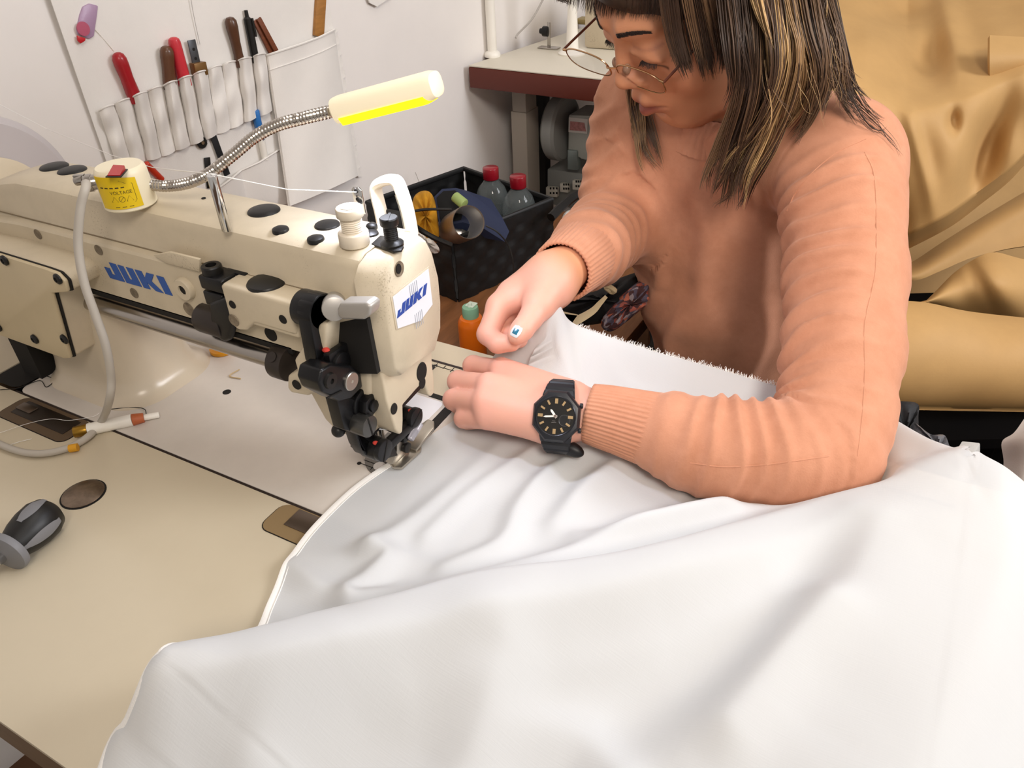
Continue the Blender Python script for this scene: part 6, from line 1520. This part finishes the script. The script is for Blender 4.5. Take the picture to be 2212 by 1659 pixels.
a = MB(); a.box((lc.x, lc.y + .02, (onleg(1123, 240).z - .75) / 2), (lw * 1.12, .058, onleg(1123, 240).z + .75), Matrix.Rotation(math.atan2(w2.y, w2.x), 3, 'Z'), bev=.002); a.build('leg_sleeve', m_leg, t2)
a = MB(); q = onleg(1168, 420, .26); a.box((q.x, q.y, (Z2 - thk - .75) / 2), (.045, .03, Z2 - thk + .75)); a.build('rear_leg', mat('dark_leg', '181614', .6), t2)
a = MB(); q = onleg(1260, 260, .42); a.prism([t2p(.12, .60, -.75), t2p(.6, .60, -.75), t2p(.6, .60, Z2 - thk - .001), t2p(.12, .60, Z2 - thk - .001)], l2 * .01); a.build('back_panel', mat('dark_panel', '14110f', .8), t2)
# motor under it
mt_ = thing('sewing_motor', 'grey sewing machine motor hanging under the second table', 'motor', tuple(onleg(1240, 300, .22)))
m_mg = mat('motor_grey', '9b9d9a', .45)
def om(px, py, o=.20): return onleg(px, py, o)
a = MB(); q = om(1206, 275); a.lathe([(0, 0), (.070, 0), (.076, .006), (.076, .03), (.070, .036), (0, .036)], q + w2 * -.012, w2 * 1., 40); a.build('pulley_cover', m_mg, mt_)
a = MB(); a.prism([om(x, y, .17) for x, y in ((1228, 248), (1290, 250), (1330, 262), (1330, 348), (1262, 346), (1226, 330))], l2 * .09, bev=.004); bd2 = a.build('motor_body', mat('motor_body_grey', 'a9aba4', .45), mt_)
a = MB(); a.prism([om(x, y, .169) for x, y in ((1229, 253), (1270, 257), (1269, 289), (1228, 285))], l2 * -.0006); lb_ = a.build('motor_label', mat('label_white', 'ddd8d2', .5), bd2)
a = MB(); a.prism([om(x, y, .168) for x, y in ((1232, 262), (1262, 265), (1266, 284), (1231, 281))], l2 * -.0006); a.build('label_print', mat('label_red', 'cf8f8c', .5, var=.4, vscale=150.), lb_)
a = MB(); q = om(1238, 345, .165); a.prism([om(x, y, .165) for x, y in ((1226, 324), (1246, 326), (1248, 368), (1226, 366))], l2 * .02, bev=.001); a.build('bracket', mat('zinc', '8d9896', .4, .6), mt_)
cb = thing('control_box', 'grey motor control box with white connectors under the second table', 'control box', tuple(om(1240, 420, .19)))
a = MB(); a.prism([om(x, y, .185) for x, y in ((1182, 365), (1330, 384), (1330, 470), (1182, 440))], l2 * .10, bev=.003); a.build('housing', mat('box_grey', '8f918e', .5), cb)
for (x, y, w_, h_) in ((1196, 411, 24, 20), (1223, 402, 18, 18), (1250, 396, 18, 20)):
    a = MB(); a.prism([om(x + dx, y + dy, .184) for dx, dy in ((-w_ / 2, -h_ / 2), (w_ / 2, -h_ / 2 + 2), (w_ / 2, h_ / 2 + 2), (-w_ / 2, h_ / 2))], l2 * -.012, bev=.001); cn = a.build('connector', mat('connector_white', 'dcd8cb', .5), cb)
    a = MB()
    for i in (-1, 0, 1):
        for j in (-.5, .5):
            p = om(x + i * w_ * .28, y + 1 + j * h_ * .5, .171); a.box(p, (.004, .001, .005))
    a.build('pin_hole', m_hole, cn)
cable([(1190, 470, 1.33), (1215, 445, 1.35), (1250, 420, 1.38), (1300, 412, 1.40)], .008, m_cbl, 'cable', 'thick black cable arching in front of the grey control box')
cable([(1206, 560, 1.40), (1212, 510, 1.37), (1218, 478, 1.36), (1226, 462, 1.37), (1240, 460, 1.37), (1250, 470, 1.37)], .005, m_white, 'cable', 'bundle of white wires under the control box')
# thread stand pole and machine details on the second table
p = az(1064, 122, Z2); st2 = thing('thread_stand', 'white thread stand pole rising from the second table', 'thread stand', tuple(p))
a = MB(); a.cyl(p, p + V(0, 0, .6), .0105, n=24); a.build('pole', m_white, st2)
a = MB(); a.lathe([(0, 0), (.0175, 0), (.018, .004), (.016, .009), (.0115, .012), (0, .012)], p, (0, 0, 1), 32); a.build('foot', m_white, st2)
mc2 = thing('second_sewing_machine', 'partly hidden white sewing machine fittings on the second table', 'sewing machine', tuple(az(1240, 115, Z2)))
q = az(1236, 116, Z2); a = MB(); a.lathe([(0, 0), (.030, 0), (.031, .003), (.026, .006), (.014, .010), (.0095, .10), (.007, .20), (0, .2)], q, (0, 0, 1), 32); a.build('lamp_foot', m_white, mc2)
q = az(1186, 105, Z2); a = MB(); a.box(q + V(0, 0, .002), (.05, .02, .003), bev=.001); a.box(q + V(0, 0, .028), (.008, .003, .055), bev=.001); pst = a.build('tension_post', m_steel, mc2)
a = MB(); a.cyl(q + V(-.014, 0, .036), q + V(-.001, 0, .036), .011, n=24, bev=.001); a.cyl(q + V(-.022, 0, .036), q + V(-.013, 0, .036), .006, n=18, bev=.001); a.build('tension_disc', m_black, pst)
q = az(1222, 42, Z2 + .01); a = MB(); a.box(q + V(.06, .0, 0), (.05, .04, .012), bev=.002); a.build('spool_plate', mat('mustard_plate', '9d8a58', .5), mc2)
a = MB(); q = az(1290, 100, Z2 + .004); a.box(q + V(.12, .05, .06), (.30, .12, .13), bev=.01); a.build('machine_body', m_cast, mc2)
cable([(1175, -5, 1.62), (1150, 40, 1.63), (1120, 72, 1.64), (1114, 82, 1.64)], .0022, mat('grey_cable2', 'a8a29c', .5), 'cable', 'thin grey cable hanging down the wall behind the second table')
# ================================================================ tan canvas heap at the right
tc = thing('tan_canvas', 'big heap of tan canvas fabric folded beside the person', 'fabric', tuple(ad(2050, 880, 1.30)))
m_tan = mat('tan_canvas', 'c29b65', .62, var=.10, vscale=9., bump=.12, bscale=240., spec=.35)
def sheet(top, bot, Df, nu=70, nv=50, thick=.004, name='fold'):
    P = []
    for i in range(nu + 1):
        u = i / nu; t_ = poly(top, u); b_ = poly(bot, u); row = []
        for j in range(nv + 1):
            v = j / nv; x = t_[0] * (1 - v) + b_[0] * v; y = t_[1] * (1 - v) + b_[1] * v; row.append(ad(x, y, Df(u, v, x, y)))
        P.append(row)
    b = MB(); b.grid(P, thick); return b.build(name, m_tan, tc, smooth=80)
def gz(x, y, cx, cy, sx, sy, rot=0.):
    c, s_ = math.cos(rot), math.sin(rot); dx, dy = x - cx, y - cy; return math.exp(-((c * dx + s_ * dy) / sx) ** 2 - ((-s_ * dx + c * dy) / sy) ** 2)
def sm_(pts, n=6): return [tuple(p) for p in crom(pts, n)]
# lower roll
sheet(sm_([(1880, 650), (1990, 652), (2090, 672), (2212, 686), (2360, 700)]), [(1880, 884), (1990, 886), (2212, 890), (2360, 892)], lambda u, v, x, y: 1.30 - .085 * math.sqrt(max(0, 1 - (2 * v - .95) ** 2)) + .004 * math.sin(x * .03 + 3 * v))
sheet([(1840, 250), (2100, 250), (2420, 250)], [(1840, 720), (2100, 720), (2420, 720)], lambda u, v, x, y: 1.86 - .10 * v + .01 * math.sin(x * .02), 20, 20)
# rounded fold above the roll
sheet(sm_([(1900, 640), (1985, 655), (2010, 640), (2060, 590), (2110, 557), (2150, 545), (2212, 560), (2360, 590)]), sm_([(1900, 672), (1985, 662), (2090, 676), (2212, 690), (2360, 704)]), lambda u, v, x, y: 1.40 - .08 * math.sin(PI * min(1, .15 + v * .7)) - .025 * gz(x, y, 2170, 600, 60, 70) + .01 * gz(x, y, 2110, 600, 16, 60, -.5) + .006 * math.sin(x * .04 - y * .03))
# dark inner fold
sheet(sm_([(1900, 560), (1950, 575), (2040, 520), (2120, 470), (2212, 415), (2360, 330)]), sm_([(1900, 600), (1975, 606), (2030, 586), (2090, 560), (2140, 546), (2212, 532), (2360, 520)]), lambda u, v, x, y: 1.53 - .05 * v - .03 * math.sin(PI * v) + .012 * math.sin(x * .018 + y * .05))
# great upper sheet
def Du(u, v, x, y):
    yr = np.interp(x, [1700, 1870, 1960, 2080, 2212, 2360], [150, 195, 246, 216, 160, 110]); t = (y - yr) / 26.
    soft = 26. * math.log1p(math.exp(-min(max(t, -30), 30)))                   # rounded ridge: lies back above it, hangs below it
    d = 1.245 + .00125 * soft + .00042 * max(0., y - yr)
    d += .045 * gz(x, y, 2010, 130, 36, 60, .25) - .030 * gz(x, y, 1900, 90, 80, 50) - .035 * gz(x, y, 2050, 40, 30, 100, -.2) + .03 * gz(x, y, 1930, 30, 60, 26)
    d += .060 * gz(x, y, 2130, 330, 30, 110, .35) + .022 * gz(x, y, 2060, 262, 14, 26) - .030 * gz(x, y, 2040, 380, 50, 120, .4) + .02 * gz(x, y, 1955, 500, 14, 60) + .03 * gz(x, y, 1885, 330, 22, 90, -.2)
    d -= .016 * gz(x, y, 1985, 330, 16, 120, -.25)
    return d + .004 * math.sin(x * .02 + y * .013) + .0025 * math.sin(x * .05 - y * .031) + .14 * max(0., v - .95) / .05
sheet(sm_([(1700, -90), (1900, -90), (2050, -90), (2360, -90)]), sm_([(1840, 600), (1900, 565), (1945, 546), (2050, 492), (2120, 440), (2180, 392), (2240, 330), (2360, 230)]), Du, 110, 120)
# folded flap at the upper right
sheet([(2138, 76), (2220, 80), (2360, 90)], [(2138, 172), (2212, 160), (2360, 130)], lambda u, v, x, y: 1.30 - .02 * math.sin(PI * v), 20, 20, .006, 'flap')
# low dark table below the heap and things under it
rt = thing('dark_table', 'dark low table under the tan canvas heap', 'table', tuple(ad(2050, 900, 1.30)))
q = ad(2060, 893, 1.32); m_dk = mat('dark_wood', '060505', .9, spec=.1)
zd_ = ad(2060, 893, 1.30).z - .004
a = MB(); a.prism([V(p.x, p.y, zd_) for p in (ad(1840, 893, 1.22), ad(2500, 900, 1.22), ad(2500, 800, 1.75), ad(1840, 790, 1.75))], (0, 0, -.02)); a.build('board', m_dk, rt)
a = MB(); z0_ = ad(2060, 893, 1.32).z; a.prism([V(ad(1860, 893, 1.50).x, ad(1860, 893, 1.50).y, zd_ - .021), V(ad(2500, 900, 1.5).x, ad(2500, 900, 1.5).y, zd_ - .021), V(ad(2500, 900, 1.5).x, ad(2500, 900, 1.5).y, -.749), V(ad(1860, 893, 1.50).x, ad(1860, 893, 1.50).y, -.749)], (0, .02, 0)); a.build('back_board', m_dk, rt)
for px in (1900, 2130):
    p = ad(px, 910, 1.34); a = MB(); a.box((p.x, p.y, (zd_ - .771) / 2), (.05, .05, zd_ + .729), bev=.003); a.build('leg', m_dk, rt)
a = MB(); a.prism([ad(x, y, 1.2) for x, y in ((2058, 984), (2099, 988), (2099, 1040), (2056, 1040))], V(.01, .045, 0), bev=.002); o = a.build('foam_block', mat('white_foam', 'd6d4cf', .9, bump=.8, bscale=160.)); tag(o, 'white foam block standing under the tan canvas heap', 'foam')
blob([(1890, 862), (1935, 866), (1982, 872), (1984, 905), (1990, 960), (2040, 1060), (1930, 1020), (1890, 930)], 1.03, .02, mat('charcoal_cloth', '26272a', .7), 'charcoal_bag', 'dark charcoal cloth bag behind the elbow of the person', 'bag')
blob([(1975, 915), (2010, 938), (2040, 940), (2052, 965), (2075, 1010), (2040, 1020), (1990, 970)], 1.0, .012, mat('grey_film', '75767c', .4, trans=.2), 'grey_film', 'grey translucent plastic film beside the charcoal bag', 'plastic')
# another white cloth hanging at the right margin
a = MB(); P = []
for i in range(31):
    u = i / 30; row = []
    for j in range(31):
        v = j / 30; xl = poly(sm_([(2212, 905), (2190, 935), (2164, 955), (2168, 1000), (2160, 1060), (2150, 1200)]), v); row.append(ad(xl[0] + u * 260, xl[1] - u * 60 * (1 - v), .92 - .06 * math.sin(PI * min(1, u * 1.2 + .1)) + .008 * math.sin(u * 12 + v * 3)))
    P.append(row)
a.grid(P, .002); o = a.build('hanging_cloth', m_cv); tag(o, 'second white cloth hanging at the right margin behind the sewn fabric', 'fabric')
# ================================================================ light
w = bpy.data.worlds.new('world'); sc.world = w; w.use_nodes = True
w.node_tree.nodes['Background'].inputs['Color'].default_value = lin('fff6ec'); w.node_tree.nodes['Background'].inputs['Strength'].default_value = .48
def area(name, loc, tgt, sx, sy, power, col):
    l = bpy.data.lights.new(name, 'AREA'); l.shape = 'RECTANGLE'; l.size = sx; l.size_y = sy; l.energy = power; l.color = lin(col)[:3]
    o = bpy.data.objects.new(name, l); COL.objects.link(o); o.location = Vector(loc) + Vector((0, 0, TOP))
    o.rotation_euler = (Vector(tgt) - Vector(loc)).to_track_quat('-Z', 'Y').to_euler(); return o
area('window_light', (1.9, .85, 1.15), (.1, .1, .05), .8, .8, 31, 'fafbff')
area('ceiling_or_fill_light', (1.05, -.95, 1.45), (.22, .45, .12), .5, .5, 3.4, 'fff4e8').data.spread = math.radians(58)  # added narrow fill aimed at the person, not a ceiling fixture
area('ceiling_or_fill_light', (.25, .45, 1.80), (.2, .35, 0), 1.2, .4, 6, 'fffaf4')
sc.view_settings.view_transform = 'Standard'; sc.view_settings.look = 'None'; sc.view_settings.gamma = 1.0
sc.view_settings.use_curve_mapping = False
sc.view_settings.exposure = -0.03
l = bpy.data.lights.new('lamp_light', 'AREA'); l.shape = 'RECTANGLE'; l.size = .08; l.size_y = .012; l.energy = .45; l.color = lin('e6ecff')[:3]
o = bpy.data.objects.new('lamp_light', l); COL.objects.link(o); o.location = LAMP_MID + V(0, 0, TOP); o.rotation_euler = LAMP_DIR.to_track_quat('-Z', 'X').to_euler()
